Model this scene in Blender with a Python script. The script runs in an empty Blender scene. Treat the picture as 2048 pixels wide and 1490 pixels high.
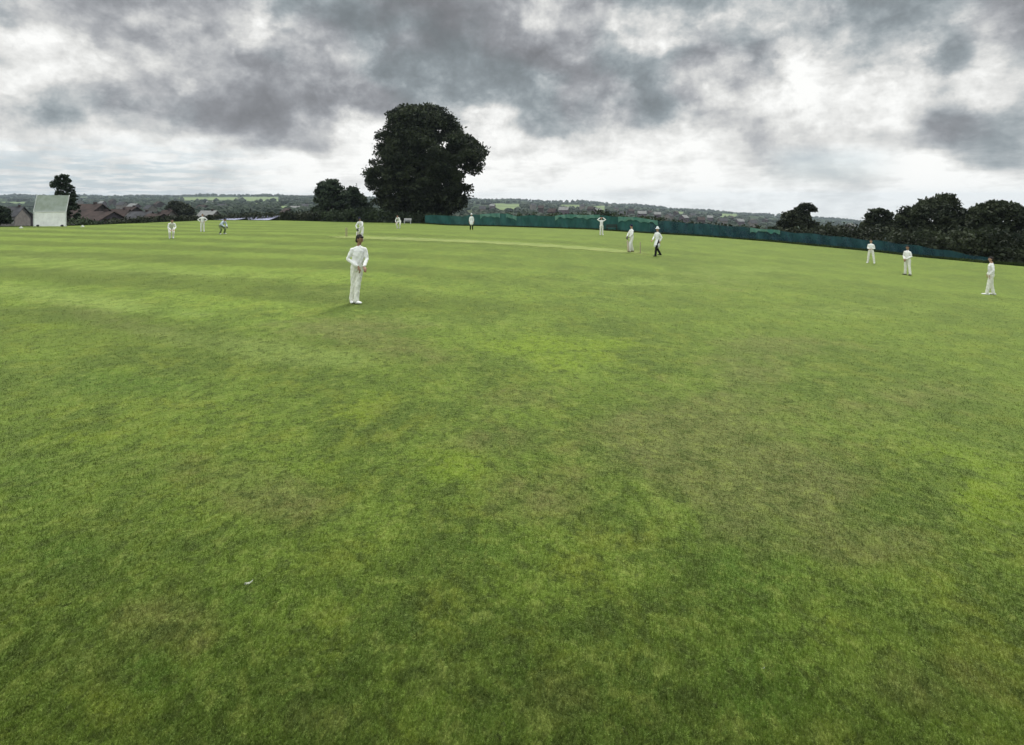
import bpy, bmesh, math, random
import numpy as np
from mathutils import Vector, Matrix

random.seed(7)
rng = np.random.default_rng(7)
scene = bpy.context.scene
COL = scene.collection
F = 1050.0          # focal length in pixels of a 2048 wide frame
CX, HY, CAMZ = 1024.0, 395.0, 3.2
R = math.radians

# ------------------------------------------------------------------ helpers
def link(o, parent=None):
    COL.objects.link(o)
    if parent is not None:
        o.parent = parent
    return o

def tag(o, label=None, cat=None, group=None, kind=None):
    if label: o['label'] = label
    if cat: o['category'] = cat
    if group: o['group'] = group
    if kind: o['kind'] = kind
    return o

def empty(name, loc, rz=0.0):
    e = bpy.data.objects.new(name, None)
    e.empty_display_size = 0.2
    e.location = loc
    e.rotation_euler = (0, 0, rz)
    return link(e)

def mesh_obj(name, verts, faces, mat, parent=None, smooth=False):
    me = bpy.data.meshes.new(name)
    verts = np.asarray(verts, dtype=np.float64)
    me.from_pydata(verts.tolist(), [], [tuple(int(i) for i in f) for f in faces])
    if mat is not None:
        me.materials.append(mat)
    if smooth:
        me.polygons.foreach_set('use_smooth', [True]*len(me.polygons))
    me.update()
    return link(bpy.data.objects.new(name, me), parent)

def fast_mesh(name, verts, k, mat, parent=None, check=True):
    """verts (n*k,3), every k verts one face"""
    n = len(verts)//k
    me = bpy.data.meshes.new(name)
    me.vertices.add(n*k); me.loops.add(n*k); me.polygons.add(n)
    me.vertices.foreach_set('co', np.ascontiguousarray(verts, dtype=np.float32).ravel())
    me.loops.foreach_set('vertex_index', np.arange(n*k, dtype=np.int32))
    me.polygons.foreach_set('loop_start', np.arange(0, n*k, k, dtype=np.int32))
    me.polygons.foreach_set('loop_total', np.full(n, k, dtype=np.int32))
    me.materials.append(mat)
    me.update(calc_edges=True)
    if check: me.validate()
    return link(bpy.data.objects.new(name, me), parent)

class MB:
    def __init__(s): s.v=[]; s.f=[]
    def add(s, v, f):
        b=len(s.v); s.v += [tuple(p) for p in v]; s.f += [tuple(b+i for i in q) for q in f]
    def box(s, c, size, rz=0.0, shear=0.0):
        x,y,z = size[0]/2,size[1]/2,size[2]/2
        cs,sn = math.cos(rz),math.sin(rz); vs=[]
        for dz in (-z,z):
            for dx,dy in ((-x,-y),(x,-y),(x,y),(-x,y)):
                X=dx; Y=dy
                vs.append((c[0]+X*cs-Y*sn, c[1]+X*sn+Y*cs, c[2]+dz))
        s.add(vs, [(0,3,2,1),(4,5,6,7),(0,1,5,4),(1,2,6,5),(2,3,7,6),(3,0,4,7)])
    def tube(s, pts, rads, n=8):
        v,f = sweep(pts, [(r,r) for r in rads], n=n)
        s.add(v,f)
    def build(s, name, mat, parent=None, smooth=False):
        return mesh_obj(name, s.v, s.f, mat, parent, smooth)

def sweep(pts, rads, side=(1,0,0), n=12, cap=True):
    pts=[Vector(p) for p in pts]; side=Vector(side)
    P=list(pts); RR=[tuple(r) for r in rads]
    if cap:
        t0=(pts[0]-pts[1]).normalized(); t1=(pts[-1]-pts[-2]).normalized()
        r0=min(rads[0]); r1=min(rads[-1])
        P=[pts[0]+t0*r0*0.95, pts[0]+t0*r0*0.6]+pts+[pts[-1]+t1*r1*0.6, pts[-1]+t1*r1*0.95]
        RR=[(rads[0][0]*.3,rads[0][1]*.3),(rads[0][0]*.78,rads[0][1]*.78)]+RR+[(rads[-1][0]*.78,rads[-1][1]*.78),(rads[-1][0]*.3,rads[-1][1]*.3)]
    vs=[];fs=[];m=len(P)
    for i,p in enumerate(P):
        a=P[max(i-1,0)]; b=P[min(i+1,m-1)]
        t=(b-a)
        t = t.normalized() if t.length>1e-9 else Vector((0,0,1))
        sd = side - t*side.dot(t)
        if sd.length<0.15:
            o=Vector((0,1,0)) if abs(t.y)<.9 else Vector((0,0,1))
            sd=o-t*o.dot(t)
        sd.normalize(); fw=t.cross(sd)
        for k in range(n):
            an=2*math.pi*k/n
            vs.append(p+sd*(RR[i][0]*math.cos(an))+fw*(RR[i][1]*math.sin(an)))
    for i in range(m-1):
        for k in range(n):
            k2=(k+1)%n
            fs.append((i*n+k,i*n+k2,(i+1)*n+k2,(i+1)*n+k))
    fs.append(tuple(range(n))[::-1]); fs.append(tuple((m-1)*n+k for k in range(n)))
    return vs,fs

# ------------------------------------------------------------------ materials
def new_mat(name):
    m=bpy.data.materials.new(name); m.use_nodes=True
    nt=m.node_tree; return m,nt,nt.nodes['Principled BSDF']

class N:
    """tiny node helper"""
    def __init__(s, nt): s.nt=nt
    def node(s, t, **kw):
        n=s.nt.nodes.new(t)
        for k,v in kw.items(): setattr(n,k,v)
        return n
    def put(s, sock, v):
        if isinstance(v, bpy.types.NodeSocket): s.nt.links.new(v, sock)
        elif v is not None: sock.default_value=v
    def math(s, op, a, b=None, c=None, clamp=False):
        n=s.node('ShaderNodeMath', operation=op, use_clamp=clamp)
        s.put(n.inputs[0],a)
        if b is not None: s.put(n.inputs[1],b)
        if c is not None: s.put(n.inputs[2],c)
        return n.outputs[0]
    def vmath(s, op, a, b=None):
        n=s.node('ShaderNodeVectorMath', operation=op)
        s.put(n.inputs[0],a)
        if b is not None: s.put(n.inputs[1],b)
        return n.outputs[0]
    def scalev(s, a, k):
        n=s.node('ShaderNodeVectorMath', operation='SCALE'); s.put(n.inputs[0],a); s.put(n.inputs['Scale'],k); return n.outputs[0]
    def noise(s, vec, scale, detail=4, rough=.55, dist=0.0, w=None):
        n=s.node('ShaderNodeTexNoise'); s.put(n.inputs['Vector'],vec)
        n.inputs['Scale'].default_value=scale; n.inputs['Detail'].default_value=detail
        n.inputs['Roughness'].default_value=rough; n.inputs['Distortion'].default_value=dist
        return n
    def mix(s, fac, a, b, mode='MIX'):
        n=s.node('ShaderNodeMix', data_type='RGBA', blend_type=mode); 
        s.put(n.inputs[0],fac); s.put(n.inputs[6],a); s.put(n.inputs[7],b)
        return n.outputs[2]
    def fmix(s, fac, a, b):
        n=s.node('ShaderNodeMix', data_type='FLOAT'); s.put(n.inputs[0],fac); s.put(n.inputs[2],a); s.put(n.inputs[3],b)
        return n.outputs[0]
    def mr(s, v, a,b,c=0.0,d=1.0, smooth=True):
        n=s.node('ShaderNodeMapRange', interpolation_type='SMOOTHSTEP' if smooth else 'LINEAR')
        s.put(n.inputs[0],v)
        for i,x in zip((1,2,3,4),(a,b,c,d)): n.inputs[i].default_value=x
        return n.outputs[0]
    def pos(s): return s.node('ShaderNodeNewGeometry').outputs['Position']
    def comb(s,x,y,z):
        n=s.node('ShaderNodeCombineXYZ'); s.put(n.inputs[0],x); s.put(n.inputs[1],y); s.put(n.inputs[2],z); return n.outputs[0]
    def sep(s,v):
        n=s.node('ShaderNodeSeparateXYZ'); s.put(n.inputs[0],v); return n.outputs
    def attr(s,name):
        return s.node('ShaderNodeAttribute', attribute_name=name)

def C(r,g,b): return (r,g,b,1.0)

def simple_mat(name, col, rough=.8, var=.25, scale=3.0, col2=None, bump=0.0, bscale=30.0, spec=.3, coord='obj', metal=0.0):
    m,nt,b=new_mat(name); n=N(nt)
    tc=n.node('ShaderNodeTexCoord').outputs['Object'] if coord=='obj' else n.pos()
    nz=n.noise(tc,scale,5,.6).outputs['Fac']
    c2 = col2 if col2 else tuple(c*(1-var*1.6) for c in col)
    c1 = tuple(min(1,c*(1+var*.6)) for c in col) if not col2 else col
    out=n.mix(n.mr(nz,.3,.7),C(*c2),C(*c1))
    nt.links.new(out,b.inputs['Base Color'])
    b.inputs['Roughness'].default_value=rough; b.inputs['Specular IOR Level'].default_value=spec
    b.inputs['Metallic'].default_value=metal
    if bump:
        bm=n.node('ShaderNodeBump'); bm.inputs['Strength'].default_value=bump; bm.inputs['Distance'].default_value=.02
        n.put(bm.inputs['Height'],n.noise(tc,bscale,5,.6).outputs['Fac']); nt.links.new(bm.outputs[0],b.inputs['Normal'])
    return m

def leaf_mat(name, dark, light, scale=.35, transl=.25):
    m,nt,b=new_mat(name); n=N(nt); p=n.pos()
    a=n.noise(p,scale,3,.6).outputs['Fac']; c=n.noise(p,scale*7,2,.6).outputs['Fac']
    f=n.math('ADD',n.math('MULTIPLY',a,.65),n.math('MULTIPLY',c,.35))
    col=n.mix(n.mr(f,.36,.64),C(*dark),C(*light))
    nt.links.new(col,b.inputs['Base Color']); b.inputs['Roughness'].default_value=.75; b.inputs['Specular IOR Level'].default_value=.15
    t=n.node('ShaderNodeBsdfTranslucent'); nt.links.new(col,t.inputs[0])
    ms=n.node('ShaderNodeMixShader'); ms.inputs[0].default_value=transl
    nt.links.new(b.outputs[0],ms.inputs[1]); nt.links.new(t.outputs[0],ms.inputs[2])
    nt.links.new(ms.outputs[0],nt.nodes['Material Output'].inputs['Surface'])
    return m

# ------------------------------------------------------------------ terrain model
EDGE = [(-400,456,62),(0,454,61),(150,451.5,62),(300,445.5,70),(420,440.5,78),(560,441,84),(680,444,85),(840,447,85),(900,451,84),(1000,453,82),
        (1180,459,72),(1300,467,66),(1400,472.5,62),(1545,484,56),(1732,502,50),(1836,514,46),(1966,526,40),(2048,533,37.5),(2500,580,31)]
ex=np.array([e[0] for e in EDGE],float); ey=np.array([e[1] for e in EDGE],float); ed=np.array([e[2] for e in EDGE],float)
HOR=[(-600,392),(0,391.5),(300,390.5),(600,390.5),(900,395.5),(1000,397.5),(1150,403),(1300,412),(1400,419),(1500,427),(1680,438),(1800,444),(2048,452),(2600,460)]
hx=np.array([e[0] for e in HOR],float); hyv=np.array([e[1] for e in HOR],float)

def w_at(px,y,D): return ((px-CX)/F*D, D, CAMZ+D*(HY-y)/F)

PEOPLE_PTS=[(718,604,13.7),(343,478,39.5),(405,464,51),(445,467,44),(722,483,37.5),(797,457,57),(943,460,56),(1203,470,51),
            (1263,502.5,34.5),(1315,515,32.6),(1742,528,39),(1815,551,32),(1984,592,24.5)]
ctrl=[w_at(*p) for p in PEOPLE_PTS]
ctrl+=[w_at(*e) for e in EDGE]
ctrl+=[(-2,3,.12),(0,-10,.1),(3,3,.05),(-9,6,.22),(9,6,-.25),(0,9,.2),(-14,12,.3),(-25,22,.3),(12,16,-.4),(4,20,.0),(-2,26,.22),(-20,33,.2),(-10,50,.05),(-35,40,.05),
       (-20,-20,.1),(20,-20,-.4),(-60,0,.0),(60,0,-1.6),(16,10,-.7),(18,30,-.95)]
P=np.array(ctrl)
def _U(r2): return np.where(r2>1e-9, .5*r2*np.log(np.maximum(r2,1e-12)), 0)
def _fit(P,lam):
    n=len(P); d2=((P[:,None,:2]-P[None,:,:2])**2).sum(-1)
    K=_U(d2)+np.eye(n)*lam; A=np.zeros((n+3,n+3)); A[:n,:n]=K; A[:n,n]=1; A[:n,n+1:]=P[:,:2]; A[n,:n]=1; A[n+1:,:n]=P[:,:2].T
    return np.linalg.solve(A,np.r_[P[:,2],0,0,0])
TW=_fit(P,25.0)
def tps(x,y):
    x=np.asarray(x,float); y=np.asarray(y,float)
    sh=x.shape; xf=x.ravel(); yf=y.ravel(); n=len(P)
    d2=(xf[:,None]-P[None,:,0])**2+(yf[:,None]-P[None,:,1])**2
    z=_U(d2)@TW[:n]+TW[n]+TW[n+1]*xf+TW[n+2]*yf
    return z.reshape(sh)
AZC=R(52)
def az_px(az): return CX+F*np.tan(np.clip(az,-AZC,AZC))
def az_cos(az): return np.cos(np.clip(az,-AZC,AZC))
def edge_r(az): return np.interp(az_px(az),ex,ed)/az_cos(az)
def field_z(x,y):
    az=np.arctan2(x,y); r=np.hypot(x,y); re=edge_r(az)
    z=tps(x,y)
    # make the rim match the measured edge exactly
    px=az_px(az); yz=CAMZ+re*az_cos(az)*(HY-np.interp(px,ex,ey))/F
    zr=tps(np.sin(az)*re,np.cos(az)*re)
    wgt=np.clip((r/re-.6)/.4,0,1); wgt=wgt*wgt*(3-2*wgt)
    back=np.clip((np.abs(az)-R(60))/R(40),0,1)
    z=z+(yz-zr)*wgt
    return z*(1-back)+back*(-.3)
def beyond_z(az,r):
    px=az_px(az); re=edge_r(az); c=az_cos(az); e=np.interp(px,ex,ey); h=np.interp(px,hx,hyv)
    d=r*c; de=re*c
    ks=[de,de*1.04,de*1.3,np.full_like(de,190.),np.full_like(de,300.),np.full_like(de,600.),np.full_like(de,1000.),np.full_like(de,1600.),np.full_like(de,2400.),np.full_like(de,2800.)]
    ys=[e,e+1.5,e+14,e+9,e-2,h+.55*(e-h),h+.3*(e-h),h+.12*(e-h),h+1.5,h+6]
    z=np.zeros_like(r)
    ld=np.log(np.maximum(d,1))
    yy=np.where(d<=de,ys[0],ys[-1])
    for k in range(len(ks)-1):
        t=(ld-np.log(ks[k]))/(np.log(ks[k+1])-np.log(ks[k])); t=np.clip(t,0,1)
        m=(d>=ks[k])&(d<ks[k+1])
        yy=np.where(m,ys[k]+(ys[k+1]-ys[k])*t,yy)
    return CAMZ+d*(HY-yy)/F
def ground(x,y):
    x=float(x); y=float(y); az=math.atan2(x,y); r=math.hypot(x,y)
    a=np.array([az]); 
    if r<=edge_r(a)[0]: return float(field_z(np.array([x]),np.array([y]))[0])
    return float(beyond_z(a,np.array([r]))[0])
def at(px,D):
    x=(px-CX)/F*D; return Vector((x,D,ground(x,D)))
def hit(px,y):
    """point of the field seen at this place of the photograph"""
    lo,hi=2.5,float(np.interp(px,ex,ed)); D=lo
    prev=lo
    for D in np.geomspace(lo,hi,260):
        x=(px-CX)/F*D
        if ground(x,D) >= CAMZ+D*(HY-y)/F: break
        prev=D
    D=(prev+D)/2; x=(px-CX)/F*D
    return Vector((x,D,ground(x,D)))

# azimuth samples: fine in front, coarse behind
azs=np.concatenate([np.linspace(-180,-66,24)[:-1],np.linspace(-66,66,331),np.linspace(66,180,24)[1:]])*math.pi/180
def ring_mesh(name, fr, rows, mat, zfun):
    A=azs; nr=len(rows); nc=len(A)
    rr=np.array([fr(t) for t in rows]) # nr x nc
    X=np.sin(A)[None,:]*rr; Y=np.cos(A)[None,:]*rr; Z=zfun(A,rr,X,Y)
    V=np.stack([X,Y,Z],-1).reshape(-1,3)
    i,j=np.meshgrid(np.arange(nr-1),np.arange(nc-1),indexing='ij'); i=i.ravel(); j=j.ravel()
    Fs=np.stack([i*nc+j,i*nc+j+1,(i+1)*nc+j+1,(i+1)*nc+j],-1)
    o=mesh_obj(name,V,Fs,mat,None,True)
    return o,V,Fs,X,Y,Z

# pitch frame (the mown strip runs across the view)
PA=hit(680,473.5); PB=hit(1268,505)
pd=(PB-PA); pd.z=0; PL=pd.length; pd.normalize(); pn=Vector((-pd.y,pd.x,0))

# ------------------------------------------------------------------ grass
def grass_color(n, p, attrs=True):
    """colour of the turf as a function of world position"""
    big=n.noise(p,.16,4,.55).outputs['Fac']
    mid=n.noise(p,.62,9,.66,.5).outputs['Fac']
    m2=n.noise(n.vmath('ADD',p,(31.,17.,0)),1.5,8,.68,.4).outputs['Fac']
    cl_=n.noise(n.vmath('ADD',p,(7.,-11.,0)),5.5,6,.66,.5).outputs['Fac']
    fine=n.noise(p,15,5,.70,.3).outputs['Fac']
    G0=C(.044,.076,.010); G1=C(.098,.148,.018); Y1=C(.140,.160,.018); BR=C(.098,.083,.040)
    dry=n.attr('dry').outputs['Fac']; lush=n.attr('lush').outputs['Fac']; deep=n.attr('deep').outputs['Fac']
    c=n.mix(n.mr(n.math('ADD',n.math('MULTIPLY',big,.35),n.math('MULTIPLY',mid,.65)),.41,.58),G0,G1)
    c=n.mix(n.math('MULTIPLY',n.mr(m2,.47,.66),.6),c,Y1)
    # patches of condition and the painted exposure band, with ragged edges
    rag=n.math('ADD',n.math('MULTIPLY',mid,.5),n.math('MULTIPLY',m2,.5))
    def patch(a,off,th=.34):
        v=n.math('ADD',a,n.math('MULTIPLY',n.math('SUBTRACT',rag,.5),2.6))
        return n.math('MULTIPLY',n.mr(v,th-.18,th+.38),n.mr(a,.03,.25))
    c=n.mix(n.math('MULTIPLY',patch(lush,0),.62),c,C(.140,.205,.010))
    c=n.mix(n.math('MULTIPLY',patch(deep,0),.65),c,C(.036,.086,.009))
    c=n.mix(n.math('MULTIPLY',patch(dry,0,.30),.66),c,BR)
    c=n.mix(n.math('MULTIPLY',n.mr(m2,.60,.76),.45),c,BR)
    c=n.mix(n.math('MULTIPLY',patch(n.attr('pale').outputs['Fac'],0,.28),.55),c,C(.175,.225,.060))
    # small tufts and thatch
    c=n.mix(n.mr(cl_,.37,.50,.74,0.0),c,C(.024,.038,.007))
    c=n.mix(n.mr(cl_,.52,.68,0,.55),c,C(.19,.22,.050))
    c3=n.noise(n.vmath('ADD',p,(3.,5.,0)),3.2,7,.7,.8).outputs['Fac']
    c=n.mix(n.mr(c3,.34,.48,.42,0.0),c,C(.034,.052,.008))
    c=n.mix(n.mr(c3,.54,.70,0,.40),c,C(.16,.19,.030))
    spk=n.noise(p,8.5,3,.6).outputs['Fac']
    c=n.mix(n.mr(spk,.27,.34,.85,0.0),c,C(.014,.020,.005))
    c=n.mix(n.mr(fine,.34,.52,.55,0.0),c,C(.026,.038,.008))
    c=n.mix(n.mr(fine,.58,.78,0,.40),c,C(.22,.25,.07))
    # mowing stripes parallel to the pitch
    d=n.math('ADD',n.math('MULTIPLY',n.sep(p)[0],pn.x),n.math('MULTIPLY',n.sep(p)[1],pn.y))
    d=n.math('SUBTRACT',d,PA.x*pn.x+PA.y*pn.y)
    wob=n.noise(p,.22,3,.6).outputs['Fac']
    d2=n.math('ADD',d,n.math('MULTIPLY',n.math('SUBTRACT',wob,.5),3.0))
    s=n.math('SINE',n.math('MULTIPLY',d2,2*math.pi/5.2))
    st=n.mr(s,-.5,.5,-1,1)
    amp=n.math('MULTIPLY',n.attr('stripe').outputs['Fac'],.30)
    k=n.math('ADD',1.0,n.math('MULTIPLY',st,amp))
    ad=n.math('ABSOLUTE',d2)
    sq=n.math('MULTIPLY',n.math('MULTIPLY',n.mr(ad,1.2,1.9),n.mr(ad,6.2,4.4)),n.attr('square').outputs['Fac'])
    k=n.math('MULTIPLY',k,n.math('SUBTRACT',1.0,n.math('MULTIPLY',sq,.20)))
    c=n.mix(1.0,c,n.comb(k,k,k),'MULTIPLY')
    return c,fine,mid

def grass_mat(blade=False):
    m,nt,b=new_mat('turf_blades' if blade else 'turf'); n=N(nt); p=n.pos()
    c,fine,mid=grass_color(n,p)
    if blade:
        vn=n.noise(p,60,2,.6).outputs['Fac']; c=n.mix(n.mr(vn,.35,.7,0,.5),c,C(.13,.16,.04)); c=n.scalev(c,1.62)
        nt.links.new(c,b.inputs['Base Color']); b.inputs['Roughness'].default_value=.7; b.inputs['Specular IOR Level'].default_value=.15
        t=n.node('ShaderNodeBsdfTranslucent'); nt.links.new(c,t.inputs[0]); ms=n.node('ShaderNodeMixShader'); ms.inputs[0].default_value=.3
        nt.links.new(b.outputs[0],ms.inputs[1]); nt.links.new(t.outputs[0],ms.inputs[2]); nt.links.new(ms.outputs[0],nt.nodes['Material Output'].inputs['Surface'])
        return m
    nt.links.new(c,b.inputs['Base Color'])
    b.inputs['Roughness'].default_value=.85; b.inputs['Specular IOR Level'].default_value=.1
    b.inputs['Sheen Weight'].default_value=.58; b.inputs['Sheen Roughness'].default_value=.4
    b.inputs['Sheen Tint'].default_value=C(.68,.85,.24)
    f2=n.noise(p,38,4,.7).outputs['Fac']
    h=n.math('ADD',n.math('MULTIPLY',fine,.7),n.math('MULTIPLY',f2,.3))
    bm=n.node('ShaderNodeBump'); bm.inputs['Strength'].default_value=.9; bm.inputs['Distance'].default_value=.045
    n.put(bm.inputs['Height'],h); nt.links.new(bm.outputs[0],b.inputs['Normal'])
    return m
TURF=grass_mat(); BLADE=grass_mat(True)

rows=np.concatenate([[0.02],1-np.linspace(1,0,110)**1.0*0.985])
def fr_field(t):
    re=edge_r(azs)
    # rows even in picture height: r = h/(tan)
    rn=2.6; inv=(1/rn)*(1-t)+(1/re)*t
    return np.where(t<.021, .05, 1/inv)
go,GV,GF,GX,GY,GZ=ring_mesh('ground',fr_field,np.concatenate([[0.02],np.linspace(.021,1,130)]),TURF,lambda A,rr,X,Y: field_z(X,Y))
tag(go,kind='structure')
# turf condition: worn, lush and deep green patches, mowing stripes, painted exposure band
DRY=[(1500,900,430,210,.30),(1440,915,200,75,.62,10),(1600,975,130,50,.75),(1300,860,120,60,.4),(700,655,190,28,.55,-2),(820,705,150,30,.4,10),(160,625,130,22,.35,12),(340,665,150,22,.35,12),
    (560,1000,150,60,.45,10),(330,1240,200,80,.35,15),(120,1330,160,70,.30),(640,1440,120,60,.45),(1420,560,130,30,.3),(1620,690,180,26,.3),(1500,740,90,60,.35),(1880,800,200,40,.3),
    (980,880,120,40,.45),(1080,1000,150,60,.35),(1120,1400,160,90,.4),(860,1340,120,60,.35),(1750,1080,200,60,.4),(1850,1380,240,90,.35),(250,930,200,40,.35),(1000,790,140,30,.3)]
LUSH=[(1080,690,120,28,.75),(1180,730,130,22,.45),(1990,1000,130,70,.75),(1870,905,120,30,.45),(900,930,110,45,.7,-10),(730,800,90,60,.4),(260,745,110,25,.5),(110,870,120,40,.5),
    (1240,690,60,16,.5),(660,900,70,60,.35),(1180,1290,110,60,.3),(60,650,110,18,.45),(1730,680,90,18,.45),(450,560,200,20,.3),(250,480,260,16,.35),(1150,820,100,30,.4)]
DEEP_AND_SEAM=[(200,770,110,22,.6),(60,960,110,80,.6),(130,1110,130,60,.65),(480,1190,160,60,.45),(300,1350,110,60,.7),(1500,1180,120,330,.42),(1480,760,80,150,.25),(960,1100,120,60,.55),(690,1170,60,50,.3),(1740,1030,90,60,.4),  # the two tall blobs paint in an uneven-exposure band, not greener turf
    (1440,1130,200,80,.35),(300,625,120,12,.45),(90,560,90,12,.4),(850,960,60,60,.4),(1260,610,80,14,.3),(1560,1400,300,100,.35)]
PALE=[(160,598,240,17,.6,7),(480,690,210,26,.65,9),(330,545,320,13,.45,3),(700,588,200,14,.4),(900,640,170,13,.4),(1300,565,260,15,.35),(1700,620,200,16,.35),(100,512,240,9,.4,2),(640,720,120,18,.4),(1500,540,160,12,.35)]
DEEP_AND_SEAM+=[(330,765,230,28,.5,4),(150,640,170,11,.5,8),(560,645,220,14,.35,6),(700,545,160,8,.3)]
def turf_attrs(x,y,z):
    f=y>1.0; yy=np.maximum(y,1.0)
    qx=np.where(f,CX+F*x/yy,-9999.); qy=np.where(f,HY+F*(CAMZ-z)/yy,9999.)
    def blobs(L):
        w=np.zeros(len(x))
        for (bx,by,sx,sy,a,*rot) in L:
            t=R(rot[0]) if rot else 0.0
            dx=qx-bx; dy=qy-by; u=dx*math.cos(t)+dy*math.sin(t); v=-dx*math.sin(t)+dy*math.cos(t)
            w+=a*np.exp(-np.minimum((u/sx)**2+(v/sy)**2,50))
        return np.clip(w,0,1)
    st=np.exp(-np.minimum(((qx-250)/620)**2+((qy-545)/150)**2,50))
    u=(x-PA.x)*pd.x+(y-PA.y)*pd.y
    return dict(pale=blobs(PALE),dry=blobs(DRY),lush=blobs(LUSH),deep=blobs(DEEP_AND_SEAM),stripe=np.clip(st*1.2+.2*(qy<620),0,1),
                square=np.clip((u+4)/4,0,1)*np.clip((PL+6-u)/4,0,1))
def put_attrs(o,x,y,z):
    for k,w in turf_attrs(x,y,z).items():
        a=o.data.attributes.new(k,'FLOAT','POINT'); a.data.foreach_set('value',np.ascontiguousarray(w,dtype=np.float32))
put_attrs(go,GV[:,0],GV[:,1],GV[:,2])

def blades():
    n=430000
    px=rng.uniform(-170,2220,n); y=rng.uniform(548,1640,n)
    # depth of each blade: iterate on the gently rolling ground
    D=CAMZ*F/(y-HY); 
    for _ in range(3):
        z=field_z_chunks((px-CX)/F*D,D); D=(CAMZ-z)*F/(y-HY)
    x=(px-CX)/F*D; z=field_z_chunks(x,D)
    ok=(D>2.4)&(D<24); x,yy,z=x[ok],D[ok],z[ok]; n=len(x)
    x+=rng.normal(size=n)*.01; 
    L=rng.uniform(.014,.036,n)*(1+.35*(rng.random(n)<.06)); w=rng.uniform(.0032,.0068,n)*(1+yy/14)
    an=rng.uniform(0,2*math.pi,n); tilt=np.abs(rng.normal(.55,.35,n)); ta=rng.uniform(0,2*math.pi,n)
    dx,dy=np.cos(an)*w/2,np.sin(an)*w/2
    base=np.stack([x,yy,z-.003],-1)
    tip=base+np.stack([np.sin(tilt)*np.cos(ta)*L,np.sin(tilt)*np.sin(ta)*L,np.cos(tilt)*L+.003],-1)
    sd=np.stack([dx,dy,np.zeros(n)],-1)
    V=np.stack([base-sd,base+sd,tip],1).reshape(-1,3)
    o=fast_mesh('grass_blades',V,3,BLADE,None,False)
    tag(o,'short mown grass blades covering the near part of the field','grass',kind='stuff')
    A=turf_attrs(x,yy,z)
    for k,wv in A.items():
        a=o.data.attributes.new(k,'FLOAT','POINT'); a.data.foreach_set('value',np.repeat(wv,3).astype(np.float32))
def field_z_chunks(x,y):
    out=np.empty(len(x))
    for i in range(0,len(x),60000): out[i:i+60000]=field_z(x[i:i+60000],y[i:i+60000])
    return out
blades()

# the mown pitch strip
def pitch():
    m,nt,b=new_mat('pitch_turf'); n=N(nt); p=n.pos()
    a=n.noise(p,.8,5,.6).outputs['Fac']; f=n.noise(p,14,4,.7).outputs['Fac']
    c=n.mix(n.mr(a,.35,.65),C(.15,.195,.035),C(.235,.26,.07)); c=n.mix(n.mr(f,.4,.7,0,.4),c,C(.15,.19,.04))
    ed_=n.attr('edge').outputs['Fac']; n.put(b.inputs['Alpha'],n.mr(n.math('ADD',ed_,n.math('MULTIPLY',n.math('SUBTRACT',a,.5),.7)),.02,.75,0,.85))
    nt.links.new(c,b.inputs['Base Color']); b.inputs['Roughness'].default_value=.9; b.inputs['Specular IOR Level'].default_value=.1
    b.inputs['Sheen Weight'].default_value=.4; b.inputs['Sheen Tint'].default_value=C(.7,.85,.4)
    nu,nv=120,8; V=[];Fs=[]; L0,L1=-1.2,PL+1.3
    for i in range(nu+1):
        for j in range(nv+1):
            uu=L0+(L1-L0)*i/nu; hw=1.75
            vv=(j/nv*2-1)*(hw+.12*math.sin(i*1.7)+.1*math.sin(i*.61+j))
            x=PA.x+pd.x*uu+pn.x*vv; y=PA.y+pd.y*uu+pn.y*vv
            V.append((x,y))
    V=np.array(V); z=field_z(V[:,0],V[:,1])+.018
    V=np.c_[V,z]
    for i in range(nu):
        for j in range(nv):
            a0=i*(nv+1)+j; Fs.append((a0,a0+nv+1,a0+nv+2,a0+1))
    o=mesh_obj('cricket_pitch',V,Fs,m,None,True); tag(o,kind='structure')
    at_=o.data.attributes.new('edge','FLOAT','POINT')
    ev=[min(1,min(j,nv-j)/3.0)*min(1,min(i,nu-i)/12.0) for i in range(nu+1) for j in range(nv+1)]; at_.data.foreach_set('value',ev)
pitch()

# ------------------------------------------------------------------ hills
def hill_mats():
    m,nt,b=new_mat('hill_fields'); n=N(nt); p=n.pos()
    v=n.node('ShaderNodeTexVoronoi',feature='F1'); n.put(v.inputs['Vector'],n.vmath('MULTIPLY',p,(1.0,.6,0.0))); v.inputs['Scale'].default_value=.006
    cr=n.node('ShaderNodeValToRGB'); n.put(cr.inputs[0],n.sep(v.outputs['Color'])[0]); cr.color_ramp.interpolation='CONSTANT'
    E=cr.color_ramp.elements; E[0].position=0; E[0].color=C(.022,.038,.020); E[1].position=.3; E[1].color=C(.035,.055,.022)
    for q,c in ((.5,C(.05,.075,.03)),(.68,C(.028,.042,.024)),(.82,C(.085,.10,.05)),(.93,C(.06,.055,.035))):
        e=E.new(q); e.color=c
    nz=n.noise(p,.03,6,.65).outputs['Fac']
    c=n.mix(n.mr(nz,.42,.62,.0,.85),cr.outputs[0],C(.018,.03,.018))
    nt.links.new(c,b.inputs['Base Color']); b.inputs['Roughness'].default_value=.95; b.inputs['Specular IOR Level'].default_value=.05
    m2=simple_mat('pasture',(.17,.22,.10),.95,.2,.01,coord='pos',spec=.05)
    m3=simple_mat('rough_grass_bank',(.05,.075,.025),.95,.3,.6,coord='pos',spec=.05)
    return m,m2,m3
HM=hill_mats()
hrows=np.concatenate([[0.0,0.01,0.02,.04,.07,.1],np.linspace(.13,1,88)])
def fr_h(t):
    re=edge_r(azs); ro=2800/az_cos(azs)
    return np.exp(np.log(re)*(1-t)+np.log(ro)*t)
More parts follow.
